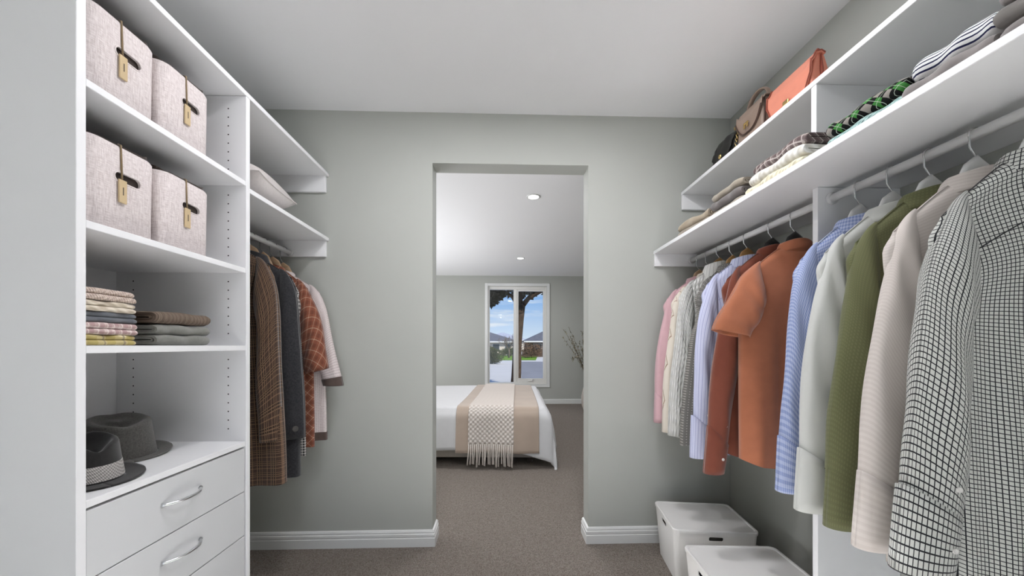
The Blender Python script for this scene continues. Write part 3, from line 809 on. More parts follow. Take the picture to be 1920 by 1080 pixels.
# ================================================================== STORAGE BINS WITH TAGS
def make_bin():
    W_, D_, H_, r = .183, .30, .228, .035      # W along y, D along x
    t = bpy.data.objects.new('storage_bin', None); COL.objects.link(t)
    rings = []
    for z, g in ((0, -.004), (.006, 0), (H_ - .006, .002), (H_, -.001)):
        rings.append([(x, y, z) for x, y in rrect(D_ + g * 2, W_ + g * 2, r, 7)])
    for z, g in ((H_ - .001, -.005), (.008, -.006)):
        rings.append([(x, y, z) for x, y in rrect(D_ + g * 2, W_ + g * 2, r - .005, 7)])
    v, f = loft_data(rings); o = from_data('body', v, f, 'linen', t, True)
    # hand hole through the front
    cy, cz = .008, H_ * .655
    rr = [(D_ / 2 - .05, cy + y, cz + z) for y, z in rrect(.066, .024, .0118, 6)]; r2 = [(D_ / 2 + .05, y, z) for _, y, z in rr]
    v, f = loft_data([rr, r2]); cut = from_data('cutter', v, f, 'hole')
    bpy.context.view_layer.update(); boolean(o, cut)
    o.data.materials.clear(); o.data.materials.append(M['linen'])
    for p in o.data.polygons: p.use_smooth = p.area < .0009 or abs(p.normal.z) < .5
    md = o.modifiers.new('split', 'EDGE_SPLIT'); md.split_angle = .7
    # rim of the hole
    pts = [(D_ / 2 + .001, cy + y, cz + z) for y, z in rrect(.068, .026, .0128, 6)]; pts.append(pts[0])
    tube('handle_rim', pts, .0022, 'linen', t, 6)
    # lining standing slightly above the rim
    def lin(u, vv):
        i = u * 32; out = rrect(D_ - .014, W_ - .014, r - .007, 7); k_ = int(round(u * len(out))) % len(out)
        x, y = out[k_]; return (x, y, lerp(.01, H_ + .009 + .006 * math.sin(6.28 * u * 3), vv)), (0, 0)
    grid('lining', 32, 2, lin, 'lining', t)
    y_ = -.012
    tube('cord', [(D_ / 2 - .004, y_, H_ + .006), (D_ / 2 + .003, y_, H_ + .004), (D_ / 2 + .0035, y_ + .001, H_ * .85), (D_ / 2 + .004, y_ + .002, H_ * .615)], .0022, 'cord', t, 8)
    tg = box('tag', (D_ / 2 + .003, y_ - .008, H_ * .36), (D_ / 2 + .0075, y_ + .012, H_ * .625), 'tag', t, .0015)
    box('slit', (D_ / 2 + .0074, y_ + .001, H_ * .45), (D_ / 2 + .0079, y_ + .003, H_ * .54), 'taghole', tg)
    return t


b0 = make_bin()
spots = [(-1.135, .985, 1.717, 'linen storage bin with kraft tag on the top shelf, next to the outer panel'),
         (-1.135, 1.177, 1.717, 'linen storage bin with kraft tag on the top shelf, further inside the tower'),
         (-1.135, .985, 1.3945, 'linen storage bin with kraft tag one shelf down, next to the outer panel'),
         (-1.135, 1.177, 1.3945, 'linen storage bin with kraft tag one shelf down, further inside the tower')]
for i, (x, y, z, lab) in enumerate(spots):
    o = b0 if i == 0 else copy_tree(b0)
    o.location = (x, y, z); o.rotation_euler = (0, 0, (.0, .01, -.01, .012)[i]); tag(o, lab, 'storage bin', 'linen bins in the shelf tower')


# ================================================================== FOLDED CLOTHES
def folded(name, label, mat, loc, W_, D_, H_, face=1, pairs=1, nested=False, rz=0.0, sag=.004, seed=0, group=None, cat='folded clothes', rough=1.0, bow=0.0):
    """cloth folded over at its front (+x when face is 1); cross-section in xz, running along y"""
    rnd = random.Random(seed); a1, a2, a3 = (rnd.uniform(0, 6.28) for _ in range(3))
    vs_, fs = [], []
    ny = 20
    def ribbon(x_front, zc, hh, gap, back):
        ro = hh / 2; N_ = 10; out, inn = [], []
        for q in range(7): out.append((lerp(-back, x_front - ro, q / 6), zc - ro)); inn.append((lerp(-back, x_front - ro, q / 6), zc - gap))
        for q in range(1, N_): a = -PI / 2 + PI * q / N_; out.append((x_front - ro + ro * math.cos(a), zc + ro * math.sin(a))); inn.append((x_front - ro + gap * math.cos(a), zc + gap * math.sin(a)))
        for q in range(7): out.append((lerp(x_front - ro, -back, q / 6), zc + ro)); inn.append((lerp(x_front - ro, -back, q / 6), zc + gap))
        loop = out + inn[::-1]; n = len(loop); b = len(vs_)
        for j in range(ny + 1):
            yy = (j / ny - .5) * W_; e = min(j, ny - j) / ny; g = 1 - .22 * max(0, 1 - e / .09) ** 2
            for x, z in loop:
                zz = zc + (z - zc) * g
                h_ = zz / H_
                dz = rough * sag * (math.sin(9 * yy / W_ + a1) * .6 + math.sin(21 * x + a2) * .5) * h_ + bow * h_ * (1 - (2 * yy / W_) ** 2)
                dx = rough * .003 * math.sin(14 * yy / W_ + a3 + 40 * z) - .006 * (1 - g) * 4
                vs_.append((face * (x + dx), yy, max(0.0005, zz + dz)))
        for j in range(ny):
            for q in range(n): fs.append((b + j * n + q, b + j * n + (q + 1) % n, b + (j + 1) * n + (q + 1) % n, b + (j + 1) * n + q))
        h = n // 2
        for j in (0, ny):
            for q in range(h - 1): fs.append((b + j * n + q, b + j * n + q + 1, b + j * n + n - q - 2, b + j * n + n - q - 1))
    hp = H_ / pairs
    for p in range(pairs):
        back = D_
        ribbon(rnd.uniform(-.006, 0), (p + .5) * hp, hp * .97, hp * (.24 if nested else .05), back)
        if nested: ribbon(-hp * .42, (p + .5) * hp, hp * .42, hp * .05, back)
    o = from_data(name, vs_, fs, mat, None, True)
    md = o.modifiers.new('split', 'EDGE_SPLIT'); md.split_angle = 1.0
    o.location = loc; o.rotation_euler = (0, 0, rz)
    return tag(o, label, cat, group)


G1 = 'folded cloths in the first stack of the tower'
z = 1.108; X0 = -.985
for mat, h, lab, pr in (('f_yellow', .026, 'yellow and cream checked folded cloth at the bottom of the stack', 2), ('f_pinkcheck', .031, 'rose and white checked folded cloth above the yellow one', 2), ('f_slate', .026, 'slate grey folded cloth in the middle of the stack', 2), ('f_cream', .027, 'cream twill folded cloth below the pinkish knit', 2), ('f_pinkknit', .03, 'pinkish oatmeal knit folded on top of the cloth stack', 2)):
    folded('folded_cloth', lab, mat, (X0, .945, z), .155, .2, h, 1, pr, seed=int(z * 1e4), group=G1, rz=random.uniform(-.015, .015), sag=.001); z += h + .0005
z = 1.108
for mat, h, lab in (('f_grey', .031, 'grey felt folded trousers at the bottom beside the patterned cloths'), ('f_grey', .031, 'grey felt folded trousers in the middle beside the patterned cloths'), ('f_brown', .038, 'brown ribbed folded sweater lying on the grey trousers')):
    folded('folded_trousers' if mat == 'f_grey' else 'folded_sweater', lab, mat, (-.975, 1.165, z), .185, .2, h, 1, 1, True, seed=int(z * 1e4), group='folded stack beside the patterned cloths', rz=-.03, sag=.002); z += h + .0005

# deep right shelf
ZS = 1.6415
def fr(name, lab, mat, x, y, z, w, d, h, seed, pairs=1, nested=False, rz=0.0, **kw):
    return folded(name, lab, mat, (x, y, z), w, d, h, -1, pairs, nested, rz, seed=seed, group='folded clothes on the deep shelf', **kw)
fr('folded_trousers', 'flat sand folded trousers lying alone near the shelf end', 'f_taupe', .885, 1.66, ZS, .25, .22, .026, 31, rz=.05)
fr('folded_sweater', 'crumpled sand folded top lying on the flat sand trousers', 'f_sand', .89, 1.665, ZS + .0275, .23, .2, .034, 32, nested=True, sag=.012, rz=.1)
fr('folded_trousers', 'taupe folded trousers under the dark grey ones', 'f_taupe', .885, 1.40, ZS, .2, .22, .026, 33, nested=True)
fr('folded_trousers', 'dark grey folded trousers between two taupe ones', 'f_dkgrey', .88, 1.405, ZS + .0265, .19, .22, .036, 34, nested=True)
fr('folded_trousers', 'taupe folded trousers on top of the dark grey ones', 'f_taupe', .885, 1.405, ZS + .063, .19, .22, .034, 35, nested=True)
fr('folded_sweater', 'butter yellow folded knit beneath the ivory cable sweater', 'f_butter', .885, 1.165, ZS, .245, .13, .034, 36, sag=.005)
fr('folded_sweater', 'ivory cable knit sweater folded under the grey plaid', 'f_creamknit', .89, 1.165, ZS + .0345, .235, .13, .036, 37, sag=.006)
fr('folded_shirt', 'grey-brown plaid shirt folded on top of the ivory knit', 'f_greyplaid', .895, 1.16, ZS + .071, .225, .128, .032, 38, nested=True)
fr('folded_sweater', 'mint knit folded under the green argyle sweater', 'f_mint', .89, .875, ZS, .19, .24, .03, 39)
fr('folded_sweater', 'green and black argyle sweater folded on the mint knit', 'f_argyle', .885, .868, ZS + .0305, .195, .24, .04, 40, sag=.006)
fr('folded_sweater', 'warm grey wool sweater folded beneath the navy striped shirt', 'f_warmgrey', .885, .70, ZS, .15, .24, .034, 41)
fr('folded_shirt', 'white and navy striped shirt folded on warm grey wool', 'f_navy', .895, .70, ZS + .0345, .14, .24, .052, 42, nested=True)
fr('folded_cardigan', 'warm grey wool folded at the bottom under the buttoned cardigan', 'f_warmgrey', .88, .535, ZS, .16, .24, .03, 43)
cg = fr('folded_cardigan', 'grey folded cardigan with a large button on its edge', 'f_cardigan', .878, .54, ZS + .0305, .17, .24, .038, 44, nested=True)
b_ = lathe('button', [(.0001, .001), (.005, .0008), (.0068, .0025), (.0082, .002), (.0085, -.001)], 'dkbutton', cg, 20); b_.location = (-.001, .02, .02); b_.rotation_euler = (0, -PI / 2, 0)
fr('folded_cardigan', 'light grey wool folded on top of the buttoned cardigan', 'f_warmgrey', .885, .545, ZS + .069, .15, .24, .03, 45)


# ================================================================== HATS
def hat(name, label, mat, bandmat, loc, R, rc, hc, rz, cr_=.018, dip=.012):
    t = thing(name, label, 'hat', loc, rz)
    def crown(u, v):
        a = 2 * PI * u; c, s = math.cos(a), math.sin(a)
        if v < .62:
            q = v / .62; r = lerp(rc, rc * .84, q ** .9); z = hc * q
        else:
            q = (v - .62) / .38; r = rc * .84 * (1 - q) ** .5 if q < 1 else 0; z = hc + .006 * math.sin(PI * min(1, q * 1.6)) - cr_ * 1.4 * sm(.25, 1, q)
        x, y = r * c * 1.12, r * s * .92
        z2 = z - (cr_ * math.exp(-(y / (rc * .28)) ** 2) * sm(.45, .75, v)) + .012 * (-c) * (z / hc)
        pinch = 1 - .16 * math.exp(-((c - .95) / .25) ** 2) * sm(.3, .8, v)
        return (x, y * pinch, z2 + .004), (u, v)
    grid('crown', 48, 30, crown, mat, t)
    def brim(u, v):
        a = 2 * PI * u; c, s = math.cos(a), math.sin(a); r = lerp(rc * .98, R, v)
        z = .004 + dip * (v ** 1.5) * (abs(s) ** 2 * 1.0) + (.010 * v * max(0, -c) - .000 * max(0, c) * v)
        return (r * c * 1.1, r * s * .96, z), (u, v)
    b = grid('brim', 64, 8, brim, mat, t); md = b.modifiers.new('thick', 'SOLIDIFY'); md.thickness = .0035; md.offset = 1
    if bandmat:
        grid('band', 48, 4, lambda u, v: ((lambda p, q: ((p[0] * 1.012, p[1] * 1.012, p[2]), q))(*crown(u, .03 + .27 * v))), bandmat, t)
    return t


hat('trilby_hat', 'grey felt trilby hat with short brim on the drawer counter', 'felt_grey', None, (-1.225, 1.205, .7545), .13, .096, .108, -.55, dip=.010, cr_=.006)
hat('fedora_hat', 'black felt fedora with silver band on the counter beside the trilby', 'felt_black', 'hatband', (-1.085, .985, .7545), .113, .075, .10, -.4, dip=.006)


# ================================================================== CUSHION AND BLANKET ON THE LEFT SHELF
def cushion(name, label, mat, loc, w, d, h, rz=0.0, n=24, sag=0.0, tilt=0.0, seam=True):
    t = thing(name, label, 'cushion', loc, rz)
    def f(sign):
        def g(u, v):
            x, y = 2 * u - 1, 2 * v - 1
            e = max(0, (1 - abs(x) ** 3.2)) ** .5 * max(0, (1 - abs(y) ** 3.2)) ** .5
            pin = 1 - .06 * (abs(x * y)) ** 0 * (1 - abs(x) ** 2) * (abs(y) ** 4) - 0
            X, Y = x * w / 2 * (1 - .07 * (1 - y * y) * abs(x) ** 4), y * d / 2 * (1 - .07 * (1 - x * x) * abs(y) ** 4)
            Z = h / 2 + sign * h / 2 * e + .003 * math.sin(9 * x + 4 * y) * e + tilt * X
            return (X, Y, Z), (u, v)
        return g
    grid('cover', n, n, f(1), mat, t); grid('cover', n, n, f(-1), mat, t)
    pts = []
    for q in range(96):
        s_ = q / 24; k_ = int(s_); fr_ = s_ - k_
        u, v = ((fr_, 0), (1, fr_), (1 - fr_, 1), (0, 1 - fr_))[k_]; pts.append(f(1)(u, v)[0])
    pts.append(pts[0])
    tube('piping', pts, .0028, mat, t, 6)
    return t


c_ = cushion('cushion', 'oatmeal linen cushion with piped edge on the wall shelf above the coats', 'cushion', (-1.15, 1.60, 1.722), .37, .34, .145, .12)
def blanketfold(name, label, mat, lo, hi, r=.008):
    return tag(box(name, lo, hi, mat, None, r, 3, smooth=False), label, 'blanket')
folded('folded_blanket', 'flat white folded blanket underneath the oatmeal cushion', 'whitecloth', (-.985, 1.62, 1.6985), .38, .36, .022, 1, 1, seed=5, sag=.001, cat='blanket')


# ================================================================== HANDBAGS (front faces -x)
def coral_bag():
    t = thing('handbag', 'coral leather flap handbag standing on the upper shelf by the divider', 'handbag', (1.115, 1.325, 1.9755), -PI / 2)
    w, d, h = .20, .07, .152
    rings = []
    for z, ww, dd in ((0, w - .01, d), (.01, w, d + .004), (h * .6, w, d - .008), (h - .01, w - .006, d * .52), (h, w - .012, d * .4)):
        rings.append([(x, y, z) for x, y in rrect(ww, dd, .008, 4)])
    v, f = loft_data(rings); from_data('body', v, f, 'coral', t, False)
    # gusset pleats on both ends
    for s_ in (-1, 1):
        pts = [(s_ * (w / 2 + .0015), .002, .006), (s_ * (w / 2 + .0015), 0, h * .6), (s_ * (w / 2 - .002), 0, h - .006)]
        tube('gusset', pts, [.0035, .006, .003], 'coraldark', t, 6)
    def flap(u, v):
        x = (u - .5) * (w + .006)
        prof = [(.014, h * .985), (.0, h + .006), (-.02, h + .001), (-d / 2 - .003, h * .72), (-d / 2 - .006, h * .2)]
        q = v * (len(prof) - 1); i = min(int(q), len(prof) - 2); fr_ = q - i
        y, z = lerp(prof[i][0], prof[i + 1][0], fr_), lerp(prof[i][1], prof[i + 1][1], fr_)
        e = abs(2 * u - 1); z += .05 * sm(.72, 1, e) ** 1.5 * sm(.6, 1, v)
        return (x, y, z), (u, v)
    o = grid('flap', 30, 24, flap, 'coral', t); md = o.modifiers.new('thick', 'SOLIDIFY'); md.thickness = .004; md.offset = 1
    edge = [Vector(flap(0, q / 12)[0]) for q in range(13)] + [Vector(flap(q / 20, 1)[0]) for q in range(1, 20)] + [Vector(flap(1, 1 - q / 12)[0]) for q in range(13)]
    tube('flap_edge', [p + Vector((0, -.002, .001)) for p in edge], .0024, 'coraldark', o, 6)
    box('clasp', (-.014, -d / 2 - .014, h * .22), (.014, -d / 2 - .009, h * .34), 'gold', t, .003)
    pts = [(w / 2 - .012, -.016, h + .002), (w / 2 - .010, -.006, h + .018), (w / 2 - .012, .008, h + .014), (w / 2 - .016, .012, h)]
    tube('strap_loop', pts, .005, 'coraldark', t, 8, flat=.5)


def taupe_bag():
    t = thing('handbag', 'taupe leather handbag with a top handle and gold clasp', 'handbag', (1.125, 1.545, 1.9755), -PI / 2)
    w, d, h = .165, .085, .175
    rings = []
    for z, ww, dd in ((0, w - .006, d), (.01, w, d + .004), (h * .7, w - .006, d - .006), (h - .008, w - .02, d * .78), (h, w - .03, d * .66)):
        rings.append([(x, y, z) for x, y in rrect(ww, dd, .014, 4)])
    v, f = loft_data(rings); o = from_data('body', v, f, 'taupe', t, True); o.modifiers.new('split', 'EDGE_SPLIT').split_angle = .8
    def flap(u, v):
        e = abs(2 * u - 1); x = (u - .5) * (w - .004)
        prof = [(d * .33, h + .002), (0, h + .007), (-d * .36, h + .001), (-d * .52, h * .8), (-d * .56, h * .36)]
        q = v * 4; i = min(int(q), 3); fr_ = q - i
        y, z = lerp(prof[i][0], prof[i + 1][0], fr_), lerp(prof[i][1], prof[i + 1][1], fr_)
        z += (h * .42) * e ** 3 * sm(.55, 1, v)
        return (x, y, z), (u, v)
    o = grid('flap', 30, 24, flap, 'taupe', t); md = o.modifiers.new('thick', 'SOLIDIFY'); md.thickness = .004; md.offset = 1
    tube('flap_edge', [Vector(flap(q / 30, 1)[0]) + Vector((0, -.002, 0)) for q in range(31)], .0026, 'taupedark', o, 6)
    for s_ in (-1, 1):
        tube('side_piping', [(s_ * (w / 2 - .001), -d * .4, .006), (s_ * (w / 2 - .003), -d * .38, h * .7), (s_ * (w / 2 - .012), -d * .3, h - .006)], .003, 'taupedark', t, 6)
    pts = [(.062 * math.cos(PI * q / 16), 0, h + .002 + .062 * math.sin(PI * q / 16) ** .8) for q in range(17)]
    tube('handle', pts, .0045, 'taupe', t, 10, flat=2.6)
    c = bmesh.new()
    box_bm((-.014, -d * .56 - .012, h * .46), (-.006, -d * .56 - .006, h * .58), .002, bm=c); box_bm((-.014, -d * .56 - .012, h * .555), (.014, -d * .56 - .006, h * .60), .002, bm=c); box_bm((.004, -d * .56 - .012, h * .47), (.011, -d * .56 - .006, h * .60), .002, bm=c)
    bm_obj('clasp', c, 'gold', t)


def black_bag():
    t = thing('handbag', 'black leather handbag with a gold chain strap', 'handbag', (1.125, 1.735, 1.9755), -PI / 2)
    w, d, h = .19, .085, .155
    rings = []
    for z, ww, dd in ((0, w - .02, d), (.012, w, d + .01), (h * .45, w, d), (h * .75, w - .02, d * .8), (h * .93, w - .06, d * .5), (h, w - .09, d * .25)):
        rings.append([(x + .01 * math.sin(z * 30), y + .003 * math.sin(30 * x), z) for x, y in rrect(ww, dd, .02, 5)])
    v, f = loft_data(rings); from_data('body', v, f, 'blackleather', t, True)
    def flap(u, v):
        x = (u - .5) * (w * .86) * (1 - .1 * v)
        prof = [(d * .2, h * .95), (0, h + .006), (-d * .3, h * .93), (-d * .50, h * .6), (-d * .60, h * .22)]
        q = v * 4; i = min(int(q), 3); fr_ = q - i
        y, z = lerp(prof[i][0], prof[i + 1][0], fr_), lerp(prof[i][1], prof[i + 1][1], fr_)
        e = abs(2 * u - 1); z += .03 * e ** 4 * sm(.6, 1, v) - .03 * e ** 2 * (1 - v) + .004 * math.sin(14 * u)
        return (x, y, z), (u, v)
    o = grid('flap', 26, 20, flap, 'blackleather', t); md = o.modifiers.new('thick', 'SOLIDIFY'); md.thickness = .004; md.offset = 1
    cl_ = lathe('clasp', [(.0001, .004), (.009, .003), (.011, 0)], 'gold', t, 16, loc=(0, -d * .6 - .004, h * .34)); cl_.rotation_euler = (PI / 2, 0, 0)
    # pleated gathers beside the flap
    tube('gather', [(-.05, -.012, h * .95), (-.058, -.035, h * .72), (-.055, -.046, h * .4)], [.004, .006, .004], 'blackleather', t, 8)
    # chain links from the top down the near corner
    tor_v, tor_f = [], []
    for a in range(12):
        for b in range(6):
            A, B = 2 * PI * a / 12, 2 * PI * b / 6
            r = .0075 + .0022 * math.cos(B); tor_v.append((r * math.cos(A), r * .7 * math.sin(A), .0022 * math.sin(B)))
    for a in range(12):
        for b in range(6): tor_f.append((a * 6 + b, a * 6 + (b + 1) % 6, (a + 1) % 12 * 6 + (b + 1) % 6, (a + 1) % 12 * 6 + b))
    me = bpy.data.meshes.new('chain_link'); me.from_pydata(tor_v, [], tor_f)
    path = [(.045 + .05 * q / 6, -.01 - .012 * q / 6, h + .007 - .012 * q / 6) for q in range(5)] + [(.092, -.022 - .022 * q / 14, h - .012 - (h - .02) * q / 14) for q in range(14)]
    for q, p in enumerate(path):
        l_ = link('chain_link', me, 'gold', t, loc=p, smooth=(q == 0)); l_.rotation_euler = (.6 if q % 2 else -.6, 1.2, .4)


coral_bag(); taupe_bag(); black_bag()


# ================================================================== WHITE LIDDED BOXES
def make_box():
    t = bpy.data.objects.new('storage_box', None); COL.objects.link(t)
    w, d, h = .37, .30, .262
    rings = []
    for z, g in ((0, -.022), (.004, -.018), (h - .012, 0)):
        rings.append([(x, y, z) for x, y in rrect(w + 2 * g, d + 2 * g, .024, 6)])
    for z, g in ((h - .013, -.003), (.004, -.021)):
        rings.append([(x, y, z) for x, y in rrect(w + 2 * g, d + 2 * g, .022, 6)])
    v, f = loft_data(rings); o = from_data('body', v, f, 'boxplastic', t, False)
    for s_ in (0, 1):
        prof = rrect(.062, .018, .006, 4)
        if s_ == 0: A = [(x, -d / 2 - .03, h - .036 + z) for x, z in prof]; B = [(x, d / 2 + .03, z) for x, _, z in A]
        else: A = [(-w / 2 - .03, y, h - .036 + z) for y, z in prof]; B = [(w / 2 + .03, y, z) for _, y, z in A]
        v, f = loft_data([A, B]); c = from_data('cutter', v, f, 'hole'); bpy.context.view_layer.update(); boolean(o, c)
    o.data.materials.clear(); o.data.materials.append(M['boxplastic'])
    # things stored inside show as a soft grey liner through the hand holes
    rings = [[(x, y, z) for x, y in rrect(w - .05, d - .05, .02, 6)] for z in (.02, h - .016)]
    v, f = loft_data(rings); from_data('liner', v, f, 'slot', t, False)
    rings = []
    for z, g in ((h - .0115, .003), (h - .001, .004), (h + .003, .003), (h + .004, -.001), (h + .003, -.006), (h, -.009)):
        rings.append([(x, y, z) for x, y in rrect(w + 2 * g, d + 2 * g, .026, 6)])
    v, f = loft_data(rings); from_data('lid', v, f, 'boxplastic', t, False)
    return t


B0 = make_box(); B0.location = (1.0, 1.765, 0); B0.rotation_euler = (0, 0, -.13)
tag(B0, 'white lidded plastic box standing against the back wall', 'storage box', 'white lidded boxes on the carpet')
B1 = copy_tree(B0); B1.location = (.95, 1.345, 0); B1.rotation_euler = (0, 0, -.06)
tag(B1, 'white lidded plastic box in front of the support panel', 'storage box', 'white lidded boxes on the carpet')

# ================================================================== BED
BL, BR = (.0, 3.36, 0), -.045
bed = thing('bed', 'low upholstered bed base with mattress in the bedroom', 'bed', BL, BR)
box('bed_base', (-1.72, .03, .06), (.38, 1.82, .22), 'bedbase', bed, .012); box('mattress', (-1.72, .01, .222), (.40, 1.84, .50), 'whitecloth', bed, .05, 4)
for x in (-1.6, .28):
    for y in (.12, 1.7): lathe('leg', [(.0001, 0), (.025, 0), (.03, .06), (.0001, .0605)], 'browntrim', bed, 14, c=(x, y, 0))
box('headboard', (-1.82, -.03, .04), (-1.722, 1.88, 1.05), 'bedbase', bed, .03, 4)


def drape(name, label, cat, mat, x0, x1, y0, y1, top, hang, xhang, off, n=70, m=90, wr=.01, seed=0, endx=.42, thick=.012, flare=.1, corner=0.0):
    """cloth laid over the mattress block: hangs over y<0, y>1.85 and past the foot at x>endx"""
    rnd = random.Random(seed); p1, p2, p3 = (rnd.uniform(0, 6.28) for _ in range(3))
    def f(u, v):
        x = lerp(x0, x1 + xhang, u); hg = hang + corner * sm(.05, .5, x); y = lerp(y0 - hg, y1 + hang, v)
        ex = max(0, x - endx); ey0 = max(0, y0 - y); ey1 = max(0, y - y1)
        r = .05
        ey = ey0 + ey1; e = math.hypot(ex, ey) if ex and ey else ex + ey
        fl = lambda e_: r * .8 * sm(0, .12, e_) + flare * max(0, e_ - .05)
        X = min(x, endx) + (fl(ex) if ex else 0) + off * (1 if ex else 0)
        Y = max(y0, min(y1, y)) - (fl(ey0) + off if ey0 else 0) + (fl(ey1) + off if ey1 else 0)
        dn = e - r * .6 * sm(0, .1, e)
        Z = top + off - max(0, dn)
        fold = wr * (math.sin(9 * x + p1) + .6 * math.sin(17 * x + p2)) if ey else wr * (math.sin(8 * y + p3) + .5 * math.sin(19 * y + p1)) if ex else 0
        if ey0: Y -= fold * sm(.03, .3, ey0)
        elif ex: X += fold * sm(.03, .3, ex)
        if not ex and not ey: Z += .006 * math.sin(4.1 * x + p1) * math.sin(3.3 * y + p2)
        Z = max(Z, .012 + .004 * math.sin(20 * x + 13 * y))
        return (X, Y, Z), (x, y)
    o = grid(name, n, m, f, mat, None); o.location = BL; o.rotation_euler = (0, 0, BR)
    md = o.modifiers.new('thick', 'SOLIDIFY'); md.thickness = thick; md.offset = -1
    return tag(o, label, cat), f


drape('duvet', 'white cotton duvet hanging over the bed sides and foot', 'duvet', 'whitecloth', -1.5, .42, 0, 1.85, .53, .40, .42, .004, wr=.014, seed=2, thick=.02, flare=.13, corner=.10)
drape('blanket', 'beige velvet blanket spread across the foot of the bed', 'blanket', 'blanket', -.40, .355, 0, 1.85, .53, .435, 0, .016, wr=.012, seed=2, endx=.6, thick=.008, flare=.13)
tb_, tf = drape('throw', 'woven cream throw blanket with fringe lying across the beige blanket', 'blanket', 'throw', -.285, .125, 0, 1.85, .53, .375, 0, .028, wr=.010, seed=2, endx=.6, thick=.008, flare=.13)
for i in range(24):
    p = tf((i + .5) / 24, 0)[0]
    ln = .17 + random.uniform(-.012, .02); w1 = random.uniform(-.012, .012)
    pts = [(p[0], p[1], p[2] + .008), (p[0] + w1 * .3, p[1] - .006, p[2] - ln * .4), (p[0] + w1, p[1] - .03 + random.uniform(-.012, .012), max(.008, p[2] - ln))]
    tube('tassel', pts, [.0058, .0052, .0064], 'fringe', tb_, 6)

# dried branch arrangement in a floor vase right of the doorway view
vx, vy = 1.50, 6.05
vt = thing('branch_vase', 'tall vase of dried leafy branches beside the bedroom window', 'plant', (vx, vy, 0))
lathe('vase', [(.0001, 0), (.09, 0), (.13, .1), (.14, .25), (.09, .45), (.05, .56), (.06, .6), (.045, .6), (.04, .55), (.0001, .5)], 'ceramic', vt, 28)
rnd = random.Random(5); lv, lf, lv2, lf2 = [], [], [], []
for i in range(15):
    a = rnd.uniform(PI * .55, PI * 1.45); ln = rnd.uniform(.6, 1.05); lean = rnd.uniform(.12, .5)
    pts = [(0.01 * math.cos(a), .01 * math.sin(a), .4)]
    for q in range(1, 9):
        s_ = q / 8; r_ = lean * s_ ** 1.3; pts.append((r_ * math.cos(a + .3 * s_), r_ * math.sin(a + .3 * s_) * .7, .4 + ln * s_ - .55 * lean * s_ ** 3 * (i % 3 == 0) * 2))
    tube('branch', pts, [.004 - .0003 * q for q in range(9)], 'twigs', vt, 6)
    for q in range(70):
        s_ = rnd.uniform(.3, 1) * 8; i0 = min(int(s_), 7); p = Vector(pts[i0]).lerp(Vector(pts[i0 + 1]), s_ - i0)
        d = Vector((rnd.uniform(-1, 1), rnd.uniform(-1, 1), rnd.uniform(-.3, .9))).normalized(); sd = d.cross(Vector((0, 0, 1))).normalized() * .007; L_ = rnd.uniform(.03, .06)
        A, Bf = (lv, lf) if rnd.random() < .7 else (lv2, lf2); b = len(A)
        A += [tuple(p), tuple(p + d * L_ * .5 + sd), tuple(p + d * L_), tuple(p + d * L_ * .5 - sd)]; Bf.append((b, b + 1, b + 2, b + 3))
tag(from_data('leaves', lv, lf, 'dryleaf', vt), kind='stuff'); tag(from_data('seed_pods', lv2, lf2, 'dryleafpale', vt), kind='stuff')

# ================================================================== OUTDOORS
struct(from_data('ground', [(-90, BY + .13, GZ), (90, BY + .13, GZ), (90, 140, GZ), (-90, 140, GZ)], [(0, 1, 2, 3)], 'concrete'))
xa, ya = at(972, 10); 
o = from_data('road', [(at(973, 12)[0], 9, GZ + .01), (30, 9, GZ + .01), (40, 30, GZ + .01), (at(975, 34)[0], 34, GZ + .01)], [(0, 1, 2, 3)], 'asphalt'); struct(o)
o = from_data('lawn', [(at(936, 38)[0], 37, GZ + .015), (at(1003, 38)[0], 37, GZ + .015), (at(1010, 55)[0], 56, GZ + .015), (at(930, 55)[0], 56, GZ + .015)], [(0, 1, 2, 3)], 'lawn'); struct(o)


def house(label, u0, u1, d, eave, ridge, wallmat, roofmat, dep=9, wins=()):
    x0, y0 = at(u0, d); x1, _ = at(u1, d); t = thing('house', label, 'building', ((x0 + x1) / 2, y0, GZ)); hw_ = (x1 - x0) / 2
    box('wall', (-hw_, 0, 0), (hw_, dep, eave), wallmat, t)
    o_ = .6; r0 = [(-hw_ - o_, -o_, eave - .15), (hw_ + o_, -o_, eave - .15), (hw_ + o_, dep + o_, eave - .15), (-hw_ - o_, dep + o_, eave - .15)]
    k0 = max(.2, hw_ - dep / 2)
    v = r0 + [(-k0, dep / 2, ridge), (k0, dep / 2, ridge)]
    rf = from_data('roof', v, [(0, 1, 5, 4), (1, 2, 5), (2, 3, 4, 5), (3, 0, 4), (3, 2, 1, 0)], roofmat, t)
    box('fascia', (-hw_ - o_, -o_ - .03, eave - .33), (hw_ + o_, -o_, eave - .13), 'frame', t)
    for wx, wz, ww, wh in wins:
        w_ = box('window', (wx - ww / 2, -.05, wz), (wx + ww / 2, .02, wz + wh), 'frame', t); box('pane', (wx - ww / 2 + .06, -.07, wz + .06), (wx + ww / 2 - .06, -.04, wz + wh - .06), 'darkglass', w_)
    return t


house('pale cream house with grey roof beyond the bush across the lawn', 838, 968, 60, 2.35, 3.9, 'render', 'rooftile', 9, ((2.4, .5, 1.2, 1.3), (4.3, .5, .9, 1.3), (-1.6, .5, 1.2, 1.3)))
house('brown house with grey hipped roof beyond the fence', 990, 1110, 52, 2.3, 4.35, 'brick', 'rooftile', 8, ((-3.2, .6, 1.2, 1.2), (1.0, .6, 1.2, 1.2)))
house('far house with a pale metal roof showing above the grey roofs', 900, 985, 85, 3.0, 4.75, 'render', 'rooflight', 10, ((-2, .8, 1.3, 1.3),))
